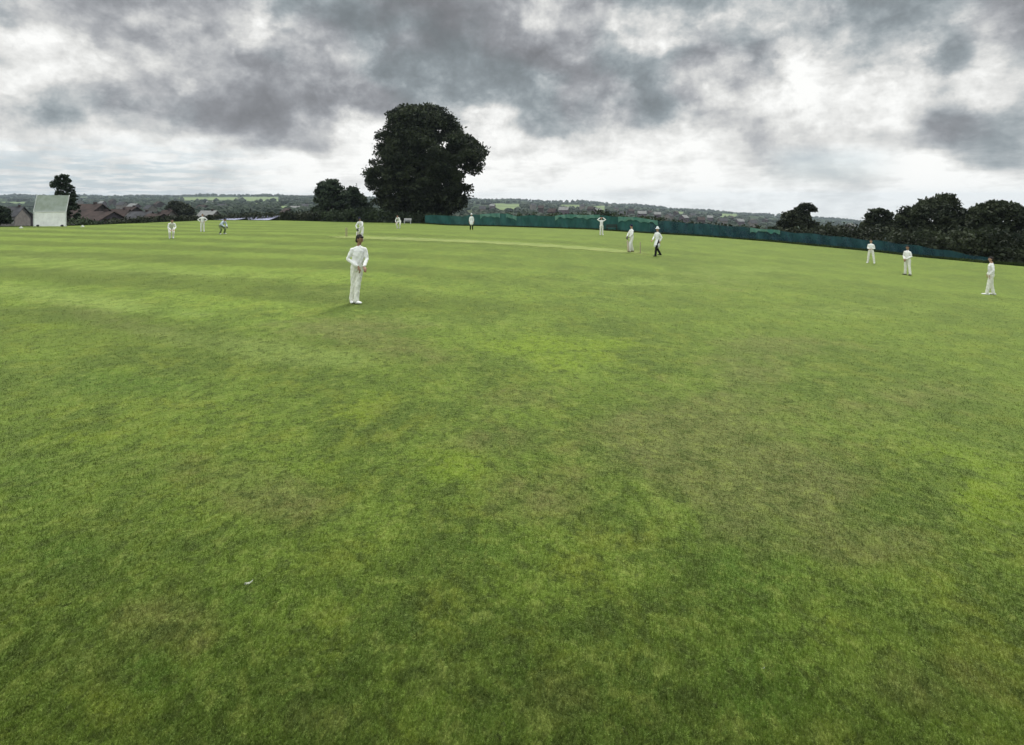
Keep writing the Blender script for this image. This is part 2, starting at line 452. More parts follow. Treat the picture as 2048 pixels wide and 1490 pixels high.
def hz(A,rr,X,Y):
    z=beyond_z(np.broadcast_to(A[None,:],rr.shape),rr)
    amp=np.clip((rr-400)/900,0,1)
    z=z+amp*(2.2*np.sin(X*.011+Y*.004)+1.6*np.sin(X*.004-Y*.009+1.3)+1.0*np.sin(X*.027+2))
    return z
ho,HV,HF,_,_,_=ring_mesh('hills',fr_h,hrows,HM[0],hz)
ho.data.materials.append(HM[1]); ho.data.materials.append(HM[2]); tag(ho,kind='structure')
fc=HV[HF].mean(1); fpx=CX+F*fc[:,0]/np.maximum(fc[:,1],1); fpy=HY+F*(CAMZ-fc[:,2])/np.maximum(fc[:,1],1)
rad=np.hypot(fc[:,0],fc[:,1]); mi=np.zeros(len(fc),int)
mi[rad<115]=2
def past(x0,x1,y0,y1):
    mi[(fc[:,1]>250)&(fpx>x0)&(fpx<x1)&(fpy>y0)&(fpy<y1)]=1
PASTURES=[(362,478,394.2,400.5),(486,560,393.5,402),(498,530,406.5,412),(0,70,403.5,407),(985,1010,407,420),(1122,1168,410,416),(560,585,412,420),(1010,1040,408,418),(1190,1212,412,421),(1440,1475,428,434),(1350,1375,424,429)]
for q in PASTURES: past(*q)
ho.data.polygons.foreach_set('material_index',mi.astype(np.int32)); ho.data.update()

# ------------------------------------------------------------------ foliage
def rand_dirs(n):
    v=rng.normal(size=(n,3)); return v/np.linalg.norm(v,axis=1)[:,None]
def leaves(centers, size, jitter=.35, flat=0.0):
    """little bent four-cornered leaf clusters at centers"""
    n=len(centers); a=rand_dirs(n); b=np.cross(a,rand_dirs(n)); b/=np.linalg.norm(b,axis=1)[:,None]+1e-9
    s=size*(1+rng.uniform(-jitter,jitter,(n,1)))
    w=.55+.25*rng.random((n,1))
    q=np.stack([centers-a*s*.6, centers+b*s*w*.5, centers+a*s*.6, centers-b*s*w*.5],1)
    q+=rng.normal(size=q.shape)*s[:,None,:]*.08
    return q.reshape(-1,3)
def clump_leaves(C0,rc,per,size):
    out=[]
    for c,r,k in zip(C0,rc,per):
        d=rand_dirs(k); rr=r*(rng.random((k,1))**.5)*(1+.28*np.abs(rng.normal(size=(k,1))))
        q=c+d*rr*np.array([1.15,1.15,.8]); out.append(q)
    return leaves(np.concatenate(out),size)

def tree_from_profile(name,label,cat,prof,D,mat,bark,nclump,per,size,rcf=.09,group=None,trunk=True,depthf=.85,holes=(),zbase=None,shell=.55):
    """prof: list of (y,left,right) silhouette widths in photograph units at distance D"""
    ys=np.array([p[0] for p in prof],float); L=np.array([p[1] for p in prof],float); Rr=np.array([p[2] for p in prof],float)
    zs=CAMZ-(ys-HY)/F*D; xl=(L-CX)/F*D; xr=(Rr-CX)/F*D
    W=(xr-xl)/2; Wm=W.max(); cxm=float(np.average((xl+xr)/2,weights=W))
    base=Vector((cxm,D,ground(cxm,D)))
    if zbase is not None: base.z=zbase
    root=empty(name,base); tag(root,label,cat,group)
    order=np.argsort(zs); zz=zs[order]; ll=xl[order]; rr_=xr[order]
    zt=np.linspace(zz[0],zz[-1],200); wt=np.interp(zt,zz,(rr_-ll)/2)+.02
    cs=np.cumsum(wt); cs/=cs[-1]
    Cc=[];rc=[]
    while len(Cc)<nclump:
        z=float(np.interp(rng.random(),cs,zt)); l=np.interp(z,zz,ll); r=np.interp(z,zz,rr_); w=(r-l)/2; c=(l+r)/2
        rcl=Wm*rcf*rng.uniform(.7,1.5)
        rcl=min(rcl,w*.7+.1)
        we=max(w-rcl*.85,.03)
        th=rng.random()*2*math.pi; q=(shell+(1-shell)*rng.random()) if rng.random()<.7 else rng.random()**.5
        x=c+we*q*math.cos(th); y=D+we*depthf*q*math.sin(th)
        top=zz[-1]-rcl*.7
        if z>top: z=top
        bad=False
        for (hx_,hy_,hr) in holes:
            px=CX+F*x/y; py=HY+F*(CAMZ-z)/y
            if (px-hx_)**2+(py-hy_)**2<(hr*.8+rcl*.5*F/D)**2: bad=True
        if bad and rng.random()<.985: continue
        Cc.append((x,y,z)); rc.append(rcl)
    Cc=np.array(Cc); rc=np.array(rc); kk=np.maximum(6,(per*(rc/(Wm*rcf))**2).astype(int))
    V=clump_leaves(Cc,rc,kk,size)
    V=V-np.array(base)
    fast_mesh('crown',V,4,mat,root)
    if trunk:
        H=zz[-1]-base.z; mb=MB(); r0=max(.12,H*.024)
        cx0=0.0; bz=0.0
        fork=max(.22*H,1.0)
        mb.tube([(0,0,-.3),(0,0,fork*.1),(.03*H*.2,0,fork*.6),(0,0,fork)],[r0*1.5,r0*1.1,r0*.92,r0*.85],10)
        mb.tube([(0,0,fork*.95),(.01*H,.01*H,fork+.25*H),(0,0,H*.86)],[r0*.85,r0*.5,r0*.1],8)
        idx=rng.choice(len(Cc),min(26,len(Cc)),replace=False)
        for i in idx:
            e=Vector(Cc[i])-base; s0=Vector((0,0,fork*(.9+.6*rng.random()))); 
            if e.z<s0.z: s0.z=max(fork*.7,e.z*.8)
            md=s0.lerp(e,.5)+Vector((0,0,.05*H))
            mb.tube([s0,md,e],[r0*.42,r0*.22,r0*.06],6)
        mb.build('trunk',bark,root,True)
    return root

BARK=simple_mat('bark',(.05,.042,.034),.95,.4,2.0,bump=.4)
BEECH=leaf_mat('dark_leaves',(.012,.018,.010),(.048,.060,.030),.30,.15)
BEECH_G=leaf_mat('dark_green_leaves',(.014,.025,.014),(.052,.074,.038),.3,.15)
BUSHL=leaf_mat('hedge_leaves',(.016,.026,.014),(.055,.078,.036),.5,.15)
BUSHD=leaf_mat('thicket_leaves',(.014,.020,.012),(.044,.052,.028),.5,.12)
WOODL=leaf_mat('woodland_leaves',(.016,.026,.018),(.036,.052,.030),.02,.0)

big=[(211,818,850),(216,800,880),(225,780,900),(240,768,918),(258,760,928),(272,752,936),(276,750,958),(285,745,970),(300,748,978),(312,740,980),(322,746,978),(330,734,972),(338,742,968),
     (345,732,960),(352,727,955),(362,728,957),(372,733,948),(382,732,947),(392,748,943),(402,742,940),(412,755,936),(420,770,926),(428,790,912)]
tree_from_profile('broadleaf_tree','very large dark round-crowned tree standing alone behind the field edge','tree',big,97,BEECH,BARK,1000,70,.46,.070,
    holes=[(879,262,5),(888,282,4),(893,295,4),(843,274,3),(921,338,4),(930,352,5),(928,369,4),(896,366,4),(770,390,5),(762,355,3),(925,385,4),(746,384,4),(790,387,4),(855,300,3)])
med=[(359,650,668),(364,640,682),(372,634,688),(380,631,692),(390,628,694),(400,626,698),(412,624,702),(425,622,705),(436,622,708)]
tree_from_profile('broadleaf_tree','rounded dark green tree left of the giant tree, smaller and lower','tree',med,112,BEECH_G,BARK,150,80,.48,.13)
med2=[(376,690,706),(382,686,716),(390,684,726),(400,682,736),(412,680,744),(425,678,750),(436,678,752)]
tree_from_profile('broadleaf_tree','low dark green tree squeezed between the rounded tree and the giant tree','tree',med2,120,BEECH_G,BARK,80,120,.55,.17)
lt=[(349,118,130),(354,110,137),(362,107,142),(372,105,146),(380,106,150),(388,112,153),(398,118,156),(412,124,157),(428,126,158),(440,126,158)]
tree_from_profile('broadleaf_tree','open-crowned tree rising behind the white sight screen','tree',lt,72,BEECH_G,BARK,150,34,.26,.11)
t1=[(407,1610,1618),(412,1600,1628),(418,1590,1632),(424,1578,1630),(430,1566,1618),(440,1560,1624),(450,1556,1640),(462,1552,1650)]
tree_from_profile('broadleaf_tree','ragged thin-topped tree behind the netting with one branch reaching right','tree',t1,74,BUSHD,BARK,170,40,.30,.085)
t2=[(418,1752,1776),(423,1738,1781),(432,1730,1784),(442,1727,1786),(455,1722,1790),(470,1718,1796)]
tree_from_profile('broadleaf_tree','small rounded dark tree left of the wide bushy tree by the netting','tree',t2,66,BEECH,BARK,100,60,.28,.13)
t3=[(389,1893,1899),(393,1874,1912),(397,1866,1916),(404,1846,1918),(412,1826,1920),(420,1812,1924),(430,1798,1944),(442,1794,1956),(458,1790,1965),(478,1788,1960),(500,1790,1962)]
tree_from_profile('broadleaf_tree','wide bushy dark tree with a spiky top near the right edge','tree',t3,56,BEECH,BARK,420,70,.25,.075,shell=.5)
t4=[(402,1985,2005),(406,1972,2018),(412,1962,2034),(420,1950,2046),(430,1944,2056),(445,1938,2066),(465,1944,2074),(490,1944,2078),(515,1944,2080)]
tree_from_profile('broadleaf_tree','dark domed tree cut off by the right edge of the view','tree',t4,50,BEECH,BARK,380,75,.24,.08)
t5=[(412,-14,8),(420,-20,16),(430,-22,20),(445,-22,22)]
tree_from_profile('broadleaf_tree','dark bushy tree at the far left edge','tree',t5,75,BEECH_G,BARK,40,70,.32,.2)
t6=[(404,340,352),(409,336,372),(416,334,386),(426,334,390),(436,334,392)]
tree_from_profile('broadleaf_tree','brown-green tree among the distant houses','tree',t6,160,BUSHD,BARK,60,60,.7,.18)

# hedges and thickets along the rim
def hedge(name,label,cat,prof,D0,D1,mat,n_m=16,per=70,size=.34,group=None,depth=2.2):
    """prof: list of (px, ytop); runs just beyond the rim at distance rim+D0"""
    pxs=np.array([p[0] for p in prof],float); yt=np.array([p[1] for p in prof],float)
    cpx=(pxs[0]+pxs[-1])/2; De=float(np.interp(cpx,ex,ed))+D0
    base=at(cpx,De); root=base
    Cc=[];rc=[]
    length=(pxs[-1]-pxs[0])/F*De; n=int(length*n_m)
    for _ in range(n):
        px=rng.uniform(pxs[0],pxs[-1]); D=float(np.interp(px,ex,ed))+D0+rng.uniform(0,D1)
        x=(px-CX)/F*D; zg=ground(x,D)-.2; top=CAMZ-(np.interp(px,pxs,yt)-HY)/F*D
        if top<zg+.5: top=zg+.5
        r=rng.uniform(.35,.8)
        z=zg+(top-r*.8-zg)*(rng.random()**.55)
        Cc.append((x,D,max(z,zg+.1))); rc.append(r)
    V=clump_leaves(np.array(Cc),np.array(rc),np.full(len(Cc),per//3),size)
    o=fast_mesh(name,V-np.array(base),4,mat); o.location=base
    tag(o,label,cat,group)
    return o
hedge('hedge','long dark clipped hedge on the left, running from the houses to the rounded tree','hedge',[(215,436),(260,433),(300,433),(340,431),(400,431),(440,429),(480,425),(520,424),(560,422),(600,420),(640,420)],3,4,BUSHD,15,60)
hedge('hedge','dark hedge under the giant tree, left of the green netting','hedge',[(632,420),(680,418),(720,414),(760,416),(800,420),(860,424),(905,428)],3,5,BUSHL,15,60)
hedge('bush','low scrub in front of the brown house beside the white screen','bush',[(140,436),(160,434),(185,440),(215,442)],2,3,BUSHL,14,60,.3)
hedge('thicket','brown-green scrub showing above the middle of the green netting','bushes',[(1010,424),(1060,420),(1110,423),(1160,421),(1200,418),(1230,421),(1300,428),(1370,441)],5,6,BUSHL,9,60)
hedge('thicket','brownish scrub behind the netting between the ragged tree and the middle of the field','bushes',[(1370,441),(1420,444),(1480,449),(1540,452),(1600,455),(1660,448)],4,5,BUSHD,11,60)
hedge('thicket','dark green scrub behind the netting below the small rounded tree','bushes',[(1640,448),(1680,444),(1730,446),(1790,450)],4,5,BUSHD,12,60)
hedge('thicket','near-black thicket under the trees at the right edge','bushes',[(1780,452),(1840,456),(1900,456),(1960,450),(2060,458),(2140,462)],2.5,4,BEECH,22,70,.28)

def rim_grass():
    n=46000; px=rng.uniform(-150,2250,n); D=np.interp(px,ex,ed)+rng.uniform(.1,1.15,n); x=(px-CX)/F*D
    z=field_or_beyond(x,D); hgt=rng.uniform(.10,.34,n)*np.where(px>840,1.0,.55); w=rng.uniform(.05,.12,n)
    an=rng.uniform(0,6.28,n); sd=np.stack([np.cos(an)*w/2,np.sin(an)*w/2,np.zeros(n)],-1); b=np.stack([x,D,z-.03],-1)
    t=b+np.stack([rng.normal(size=n)*.06,rng.normal(size=n)*.06,hgt],-1)
    o=fast_mesh('long_grass',np.stack([b-sd,b+sd,t],1).reshape(-1,3),3,leaf_mat('rough_grass',(.018,.030,.008),(.050,.075,.018),.6,.2),None,False)
    tag(o,'strip of uncut dark grass along the rim of the field','grass',kind='stuff')
def field_or_beyond(x,y):
    az=np.arctan2(x,y); r=np.hypot(x,y); return beyond_z(az,r)
rim_grass()

# far woodland: one mass of small crowns
def woodland():
    ico_v=[];
    def ico(k):
        bm=bmesh.new(); bmesh.ops.create_icosphere(bm,subdivisions=k,radius=1.0)
        iv=np.array([v.co[:] for v in bm.verts]); jf=np.array([[v.index for v in f.verts] for f in bm.faces]); bm.free(); return iv,jf
    I1,I2=ico(1),ico(3)
    pts=[]
    def put(px,y0,D,r):
        x=(px-CX)/F*D; pts.append((x,D,ground(x,D),r))
    # skyline belt
    for _ in range(1500):
        px=rng.uniform(-120,2200); D=rng.uniform(2150,2430)
        put(px,0,D,rng.uniform(3.5,7.5)*(1+.5*(math.sin(px*.05)+math.sin(px*.017))*.5))
    for _ in range(7200):
        px=rng.uniform(-150,2250); D=float(np.exp(rng.uniform(math.log(330),math.log(2200))))
        x=(px-CX)/F*D; z=ground(x,D); y=HY+F*(CAMZ-z)/D
        if any(a<px<b and c-1.0<y<d+1.6 for a,b,c,d in PASTURES): continue
        s=math.sin(x*.013+2*math.sin(D*.006))+math.sin(D*.021+1.7*math.sin(x*.004))
        if s<-.35 and rng.random()<.75: continue
        r=rng.uniform(3,6.5)
        pts.append((x,D,z,r))
    for _ in range(900):   # valley floor just beyond the rim
        px=rng.uniform(150,1700); D=rng.uniform(150,330); x=(px-CX)/F*D
        pts.append((x,D,ground(x,D)-1.5,rng.uniform(2.0,4.0)))
    V=[]
    for (x,y,z,r) in pts:
        iv,jf=I2 if y<700 else I1
        ph=rng.uniform(0,6.28,3)
        jit=1+rng.uniform(-.16,.16,(len(iv),1))+.16*(np.sin(iv[:,:1]*4+ph[0])+np.sin(iv[:,1:2]*5+ph[1])*np.sin(iv[:,2:3]*4+ph[2]))
        if y<700: r*=.72
        v=iv*jit*np.array([r,r,r*rng.uniform(.75,1.05)])+np.array([x,y,z+r*.45]); V.append(v[jf].reshape(-1,3))
    o=fast_mesh('woodland',np.concatenate(V),3,WOODL); tag(o,'far dark woods and hedgerows covering the hills across the valley','woodland',kind='stuff')
woodland()

# ------------------------------------------------------------------ houses
RB=simple_mat('brown_roof_tiles',(.044,.029,.024),.9,.3,1.0,bump=.3)
RG=simple_mat('grey_roof_tiles',(.052,.052,.056),.9,.3,1.0)
RP=simple_mat('pale_roof',(.19,.19,.18),.8,.2,.6)
RL=simple_mat('lilac_metal_sheet',(.34,.35,.47),.45,.12,.5)
WB=simple_mat('brick_wall',(.058,.043,.042),.9,.25,2.0)
WP=simple_mat('pale_render_wall',(.20,.18,.16),.9,.15,1.0)
WL=simple_mat('mauve_wall',(.11,.085,.10),.9,.2,1.0)
WIN=simple_mat('window_glass',(.03,.035,.045),.15,.1,1.0,spec=.5)
FRM=simple_mat('white_frame',(.6,.6,.58),.6,.1,3.0)
def house(px,ytop,wpx,D,rz,wm,rm,label,hwall=None,depth=7.0,fine=True,group='houses in the valley',name='house',cat='house'):
    x=(px-CX)/F*D; zt=CAMZ-(ytop-HY)/F*D; w=wpx/F*D; zg=ground(x,D)
    H=max(zt-zg,4.0); zg=zt-H
    rise=min(2.6,H*.36); hw=H-rise
    root=empty(name,(x,D,zg),rz); tag(root,label,cat,group)
    mb=MB(); mb.box((0,0,hw/2),(w,depth,hw))
    a=w/2; d=depth/2
    mb.add([(-a,-d,hw),(-a,d,hw),(-a,0,hw+rise*.96),(a,-d,hw),(a,d,hw),(a,0,hw+rise*.96)],[(0,2,1),(3,4,5)])
    mb.build('wall',wm,root)
    rb=MB(); e=.35; t=.14; sl=rise/d
    for s in (-1,1):
        y0=s*(d+e); z0=hw-e*sl; 
        rb.add([(-a-e,y0,z0),(a+e,y0,z0),(a+e,0,hw+rise),(-a-e,0,hw+rise),(-a-e,y0,z0+t),(a+e,y0,z0+t),(a+e,0,hw+rise+t),(-a-e,0,hw+rise+t)],
               [(0,1,2,3),(4,7,6,5),(0,4,5,1),(1,5,6,2),(3,7,4,0),(2,6,7,3)])
    ro=rb.build('roof',rm,root)
    cm=MB(); cm.box((a*.55,0,hw+rise+.15),(.5,.6,.8)); cm.build('chimney',WB,ro)
    if fine:
        n=max(2,int(w/2.6))
        for lv in ((hw-1.3),(hw-4.0)):
            if lv<.8: continue
            for i in range(n):
                cx=-a+w*(i+.5)/n
                wb=MB(); wb.box((cx,-d-.015,lv),(1.25,.07,1.15)); f=wb.build('window',FRM,root)
                pb=MB(); pb.box((cx,-d-.055,lv),(1.05,.03,.95)); pb.build('pane',WIN,f)
    return root
house(176,409,50,118,R(4),WB,RB,'large brown-roofed brick house right beside the white sight screen',depth=8)
house(196,424,64,100,R(-6),WL,RB,'low mauve house in front of the large brown-roofed house',depth=6)
house(238,419,34,150,R(12),WP,RB,'small pale-walled house right of the mauve house',depth=6)
house(262,414,30,175,R(-20),WB,RB,'brick house second from the brown tree among the left houses')
house(283,424,36,140,R(8),WL,RG,'mauve-walled grey-roofed house left of the brown tree',depth=6)
house(312,428,30,135,R(-10),WB,RB,'low brick house directly left of the crouching slip fielder',depth=6)
house(335,421,16,150,R(0),WP,RB,'narrow pale house beneath the brown tree',depth=5)
house(418,422,26,150,R(5),WP,RP,'long pale-roofed bungalow above the fielder with hands on hips',depth=6)
house(30,414,26,150,R(15),WP,RG,'pale gabled house between the left edge and the white sight screen')
house(50,425,18,170,R(-8),WB,RB,'dark brick house just left of the white sight screen')
k=0
spots=[(245,404,500),(225,399,800),(268,407,420),(300,410,380),(318,403,520),(205,402,640),(160,400,820),(405,410,460),(420,402,800),(445,408,560),(575,417,330),(590,412,480),(610,408,640),
       (1082,411,600),(1128,414,480),(1165,409,900),(1182,413,700),(1196,417,520),(1232,414,900),(1262,418,760),(1284,422,560),(1247,423,480),(1300,421,900),(1315,424,620),(1338,427,560),
       (1352,422,900),(1368,430,520),(1385,427,800),(1402,434,480),(1420,431,700),(1445,436,520),(1462,432,900),(1480,438,620),(1505,440,520),(1530,437,900),(1700,447,500),(1066,407,900),(1105,417,420),(985,408,700),(965,412,520)]
near_words=['a pale house','a brick house','a mauve house']
for (px,yt,D) in spots:
    wm,wn=((WP,'pale'),(WB,'brick'),(WL,'mauve'))[k%3]; rm,rn=((RB,'brown'),(RG,'grey'),(RP,'light'))[(k*5+1)%3]
    left=px<700
    lab=f"tiny far {wn} house with {rn} roof on the "+('left' if left else 'right')+" hillside"
    wpx=max(7.0,8.5/D*F*rng.uniform(.6,1.05)); 
    hh=house(px,yt,wpx,D,R(rng.uniform(-40,40)),wm,rm,lab,depth=7,fine=False,group=('distant houses left: ' if left else 'distant houses right: ')+wn+' with '+rn+' roof')
    k+=1
# pale low metal roofs beyond the rim
def sheet_roof(px0,px1,y0,y1,D,label):
    w=(px1-px0)/F*D; cx=(px0+px1)/2; x=(cx-CX)/F*D; zt0=CAMZ-(y0-HY)/F*(D+2.2); zt1=CAMZ-(y1-HY)/F*(D-2.2); zg=ground(x,D)
    root=empty('shed',(x,D,zg)); tag(root,label,'shed')
    a=w/2; za,zb=zt1-zg,zt0-zg
    mb=MB(); t=.08
    mb.add([(-a,-2.2,za),(a,-2.2,za),(a,2.2,zb),(-a,2.2,zb),(-a,-2.2,za-t),(a,-2.2,za-t),(a,2.2,zb-t),(-a,2.2,zb-t)],[(0,1,2,3),(4,7,6,5),(0,4,5,1),(1,5,6,2),(2,6,7,3),(3,7,4,0)])
    mb.build('roof',RL,root)
    wb=MB(); wb.add([(-a+.2,-2,0),(a-.2,-2,0),(a-.2,2,0),(-a+.2,2,0),(-a+.2,-2,za-t-.02),(a-.2,-2,za-t-.02),(a-.2,2,zb-t-.05),(-a+.2,2,zb-t-.05)],[(0,3,2,1),(4,5,6,7),(0,1,5,4),(1,2,6,5),(2,3,7,6),(3,0,4,7)])
    wb.build('wall',simple_mat('dark_boarding',(.05,.05,.07),.9),root)
sheet_roof(436,480,435.5,440.5,82.5,'long low pale roof behind the crouching wicketkeeper')
sheet_roof(484,548,431.5,440.5,86,'long low lilac metal roof right of the wicketkeeper')

# ------------------------------------------------------------------ sight screen
SW=simple_mat('white_painted_boards',(.90,.91,.87),.6,.08,1.5)
SG=simple_mat('weathered_boards',(.36,.40,.36),.7,.22,1.2,col2=(.27,.31,.25))
DK=simple_mat('dark_metal',(.03,.03,.032),.6,.2,4)
def sightscreen():
    D=60.5; s=D/F
    x0,x1=(68-CX)*s,(132-CX)*s; w=x1-x0; cx=(x0+x1)/2; zg=ground(cx,D)
    zb=CAMZ-(452.5-HY)*s; zm=CAMZ-(423-HY)*s; zt=CAMZ-(390.5-HY)*s; dx=0.0
    root=empty('sight_screen',(cx,D,zg)); tag(root,'white slatted cricket sight screen with weathered upper half at far left','sight screen')
    def panel(name,z0,z1,sh0,sh1,mat,n,yl):
        mb=MB(); h=(z1-z0)/n
        for i in range(n):
            a=z0+i*h; b=z0+(i+1)*h-.004; yo=.014*(i%2); f0=(a-z0)/(z1-z0); f1=(b-z0)/(z1-z0)
            s0=sh0+(sh1-sh0)*f0; s1=sh0+(sh1-sh0)*f1; y0=yl*f0+yo; y1=yl*f1+yo
            X0,X1=-w/2,w/2
            mb.add([(X0+s0,y0,a-zg),(X1+s0,y0,a-zg),(X1+s1,y1,b-zg),(X0+s1,y1,b-zg),(X0+s0,y0+.03,a-zg),(X1+s0,y0+.03,a-zg),(X1+s1,y1+.03,b-zg),(X0+s1,y1+.03,b-zg)],
                   [(0,1,2,3),(4,7,6,5),(0,4,5,1),(1,5,6,2),(2,6,7,3),(3,7,4,0)])
        return mb.build(name,mat,root)
    panel('lower_panel',zb,zm-.05,0,0,SW,12,0.0)
    panel('upper_panel',zm+.03,zt,0.02,dx,SG,11,.42)
    fr=MB(); r=.045
    for sx in (-w/2-.03,w/2+.03):
        fr.tube([(sx,-.02,zb-zg),(sx,-.02,zm-zg)],[r,r],6)
        fr.tube([(sx,-.02,zm-zg),(sx+dx,.42,zt-zg)],[r,r],6)
        fr.tube([(sx*.5,1.2,zb-zg-.1),(sx*.5,.1,zm-zg)],[r,r],6)
    for sx in (-w/6,w/6):
        fr.tube([(sx,.06,zb-zg),(sx,.06,zm-zg),(sx+dx,.48,zt-zg)],[r,r,r],6)
    fr.tube([(-w/2,-.04,zm-zg),(w/2,-.04,zm-zg)],[r,r],6)
    fr.build('frame',simple_mat('white_tube',(.6,.62,.6),.5,.1),root)
    for sx in (-w*.38,w*.38):
        for yy in (-.15,1.4):
            wb=MB(); wb.tube([(sx-.06,yy+.15,.11),(sx+.06,yy+.15,.11)],[.11,.11],12); wb.build('wheel',DK,root)
sightscreen()

# boundary markers
MK=simple_mat('dull_white_plastic',(.42,.45,.36),.6,.1)
for i,(px,y) in enumerate([(42,456.5),(165,454)]):
    p=hit(px,y); mb=MB(); v,f=sweep([(0,0,0),(0,0,.05),(0,0,.13),(0,0,.22)],[(.22,.22),(.18,.18),(.11,.11),(.05,.05)],n=14,cap=False); mb.add(v,f)
    o=mb.build('boundary_marker',MK,None,True); o.location=p
    tag(o,['small white boundary cone left of the sight screen','small white boundary cone right of the sight screen'][i],'cone','boundary cones')

# ------------------------------------------------------------------ netting fence
def netmat(name,c1,c2,alpha):
    m,nt,b=new_mat(name); n=N(nt); p=n.pos()
    a=n.noise(n.vmath('MULTIPLY',p,(1,1,.5)),.8,6,.7,.6).outputs['Fac']; col=n.mix(n.mr(a,.35,.65),C(*c1),C(*c2)); nt.links.new(col,b.inputs['Base Color']); b.inputs['Roughness'].default_value=.7
    b.inputs['Alpha'].default_value=alpha; b.inputs['Specular IOR Level'].default_value=.2
    return m
NET=netmat('green_netting',(.012,.070,.062),(.024,.112,.096),.85)
NETB=netmat('blue_green_netting',(.010,.040,.052),(.018,.075,.080),.85)
HEM=netmat('pale_green_hem',(.05,.17,.13),(.14,.27,.21),.9)
def fence():
    tops=[(846,432),(870,430),(900,431),(925,434),(945,428.5),(990,428),(1015,427.5),(1030,432),(1060,431),(1100,432),(1140,430),(1180,430),(1215,432),(1250,434),(1290,438),(1315,441),(1350,444),(1380,446),(1440,450),(1500,455.5),(1550,461),(1600,466),
          (1650,470),(1700,476),(1750,481),(1800,487),(1850,494),(1900,502),(1950,511),(1985,518)]
    tx=[t[0] for t in tops]; ty=[t[1] for t in tops]
    c=at(1400,63.5); root=empty('netting_fence',c); tag(root,'long green netting fence along the right half of the field edge','fence')
    def strip(name,mat,p0,p1,f0,f1,off,sag=0.0):
        V=[];Fs=[];n=int((p1-p0)/3)+1; m=7
        for i in range(n+1):
            px=p0+(p1-p0)*i/n; D=float(np.interp(px,ex,ed))+1.2+off; x=(px-CX)/F*D
            De=float(np.interp(px,ex,ed)); zg=ground(x,D)-.05; zt=CAMZ-(np.interp(px,tx,ty)-HY)/F*D+.05*math.sin(px*.09)
            for j in range(m+1):
                f=f0+(f1-f0)*j/m
                z=zg+(zt-zg)*f; yy=D+.14*math.sin(px*.21+f*3)*(1-.4*f)+.08*math.sin(px*.63)*(1-f)+sag*math.sin(f*3.1)
                if f0>0 and j==0: z+=.10*math.sin(px*.17)+.08*math.sin(px*.41+1)-.25*max(0,1-min(px-p0,p1-px)/8)*(zg-zt)*-.6
                V.append((x-c.x,yy-c.y,z-c.z))
        for i in range(n):
            for j in range(m):
                a=i*(m+1)+j; Fs.append((a,a+m+1,a+m+2,a+1))
        return mesh_obj(name,V,Fs,mat,root,True)
    strip('netting',NET,850,1300,0,1,0)
    strip('netting',NETB,1300,1985,0,1,0)
    for a,b in ((960,1000),(1012,1033),(1110,1200),(1236,1316),(1500,1560)):
        h=strip('hem',HEM,a,b,.80,1.03,-.12); h['label']='pale faded green fold along the top of the netting'
    px=850
    while px<1990:
        D=float(np.interp(px,ex,ed))+1.35; x=(px-CX)/F*D; zg=ground(x,D); zt=CAMZ-(np.interp(px,tx,ty)-HY)/F*D+.06
        mb=MB(); mb.tube([(x-c.x,D-c.y,zg-c.z-.3),(x-c.x,D-c.y,zt-c.z)],[.03,.03],6); mb.build('post',DK,root)
        px+=3.6/D*F
fence()

# bench and low seat
def bench(px,y,w,mat,label,name='bench',rz=0):
    p=hit(px,y); root=empty(name,p,rz); tag(root,label,'bench')
    s=MB(); 
    for i in range(3): s.box((0,-.14+.14*i,.45),(w,.11,.03))
    s.build('seat',mat,root)
    b=MB()
    for i in range(2): b.box((0,.26,.62+.17*i),(w,.03,.12))
    b.build('backrest',mat,root)
    for sx in (-w*.42,w*.42):
        l=MB(); l.box((sx,-.14,.217),(.06,.06,.43)); l.box((sx,.22,.43),(.06,.05,.86)); l.build('leg',mat,root)
WH=simple_mat('white_wood',(.6,.6,.6),.6,.1)
bench(815,447.6,1.15,WH,'small white bench under the giant tree behind the bent fielder')
bench(1224,461.5,1.5,simple_mat('dark_wood',(.03,.025,.02),.8),'dark bench against the netting right of the fielder with raised arms')

# ------------------------------------------------------------------ people
SKIN=simple_mat('skin',(.42,.25,.17),.6,.08,6,spec=.3)
SKIND=simple_mat('tanned_skin',(.30,.17,.11),.6,.08,6,spec=.3)
HAIR=simple_mat('dark_hair',(.018,.013,.010),.7,.3,20)
HAIRB=simple_mat('brown_hair',(.06,.04,.025),.7,.3,20)
def cloth(name,c,b=.35):
    m,nt,bs=new_mat(name); n=N(nt); tc=n.node('ShaderNodeTexCoord').outputs['Object']
    a=n.noise(tc,6,4,.6,1.2).outputs['Fac']; col=n.mix(n.mr(a,.3,.7),C(*[x*.86 for x in c]),C(*c)); nt.links.new(col,bs.inputs['Base Color'])
    bs.inputs['Roughness'].default_value=.9; bs.inputs['Specular IOR Level'].default_value=.15
    bm=n.node('ShaderNodeBump'); bm.inputs['Strength'].default_value=b; bm.inputs['Distance'].default_value=.02
    n.put(bm.inputs['Height'],n.noise(n.vmath('MULTIPLY',tc,(1,1,.45)),9,3,.6,1.5).outputs['Fac']); nt.links.new(bm.outputs[0],bs.inputs['Normal'])
    return m
WSH=cloth('white_shirt',(.86,.86,.82)); WTR=cloth('cream_trousers',(.82,.82,.72)); COAT=cloth('white_coat',(.84,.86,.82)); BTR=cloth('black_trousers',(.012,.012,.014)); GTR=cloth('olive_trousers',(.16,.2,.09)); BSH=cloth('pale_blue_shirt',(.60,.68,.80))
SHOE=simple_mat('white_shoe',(.72,.72,.70),.5,.08); SHOED=simple_mat('dark_shoe',(.03,.026,.02),.5,.1); SHOEB=simple_mat('brown_shoe',(.12,.08,.05),.5,.1)
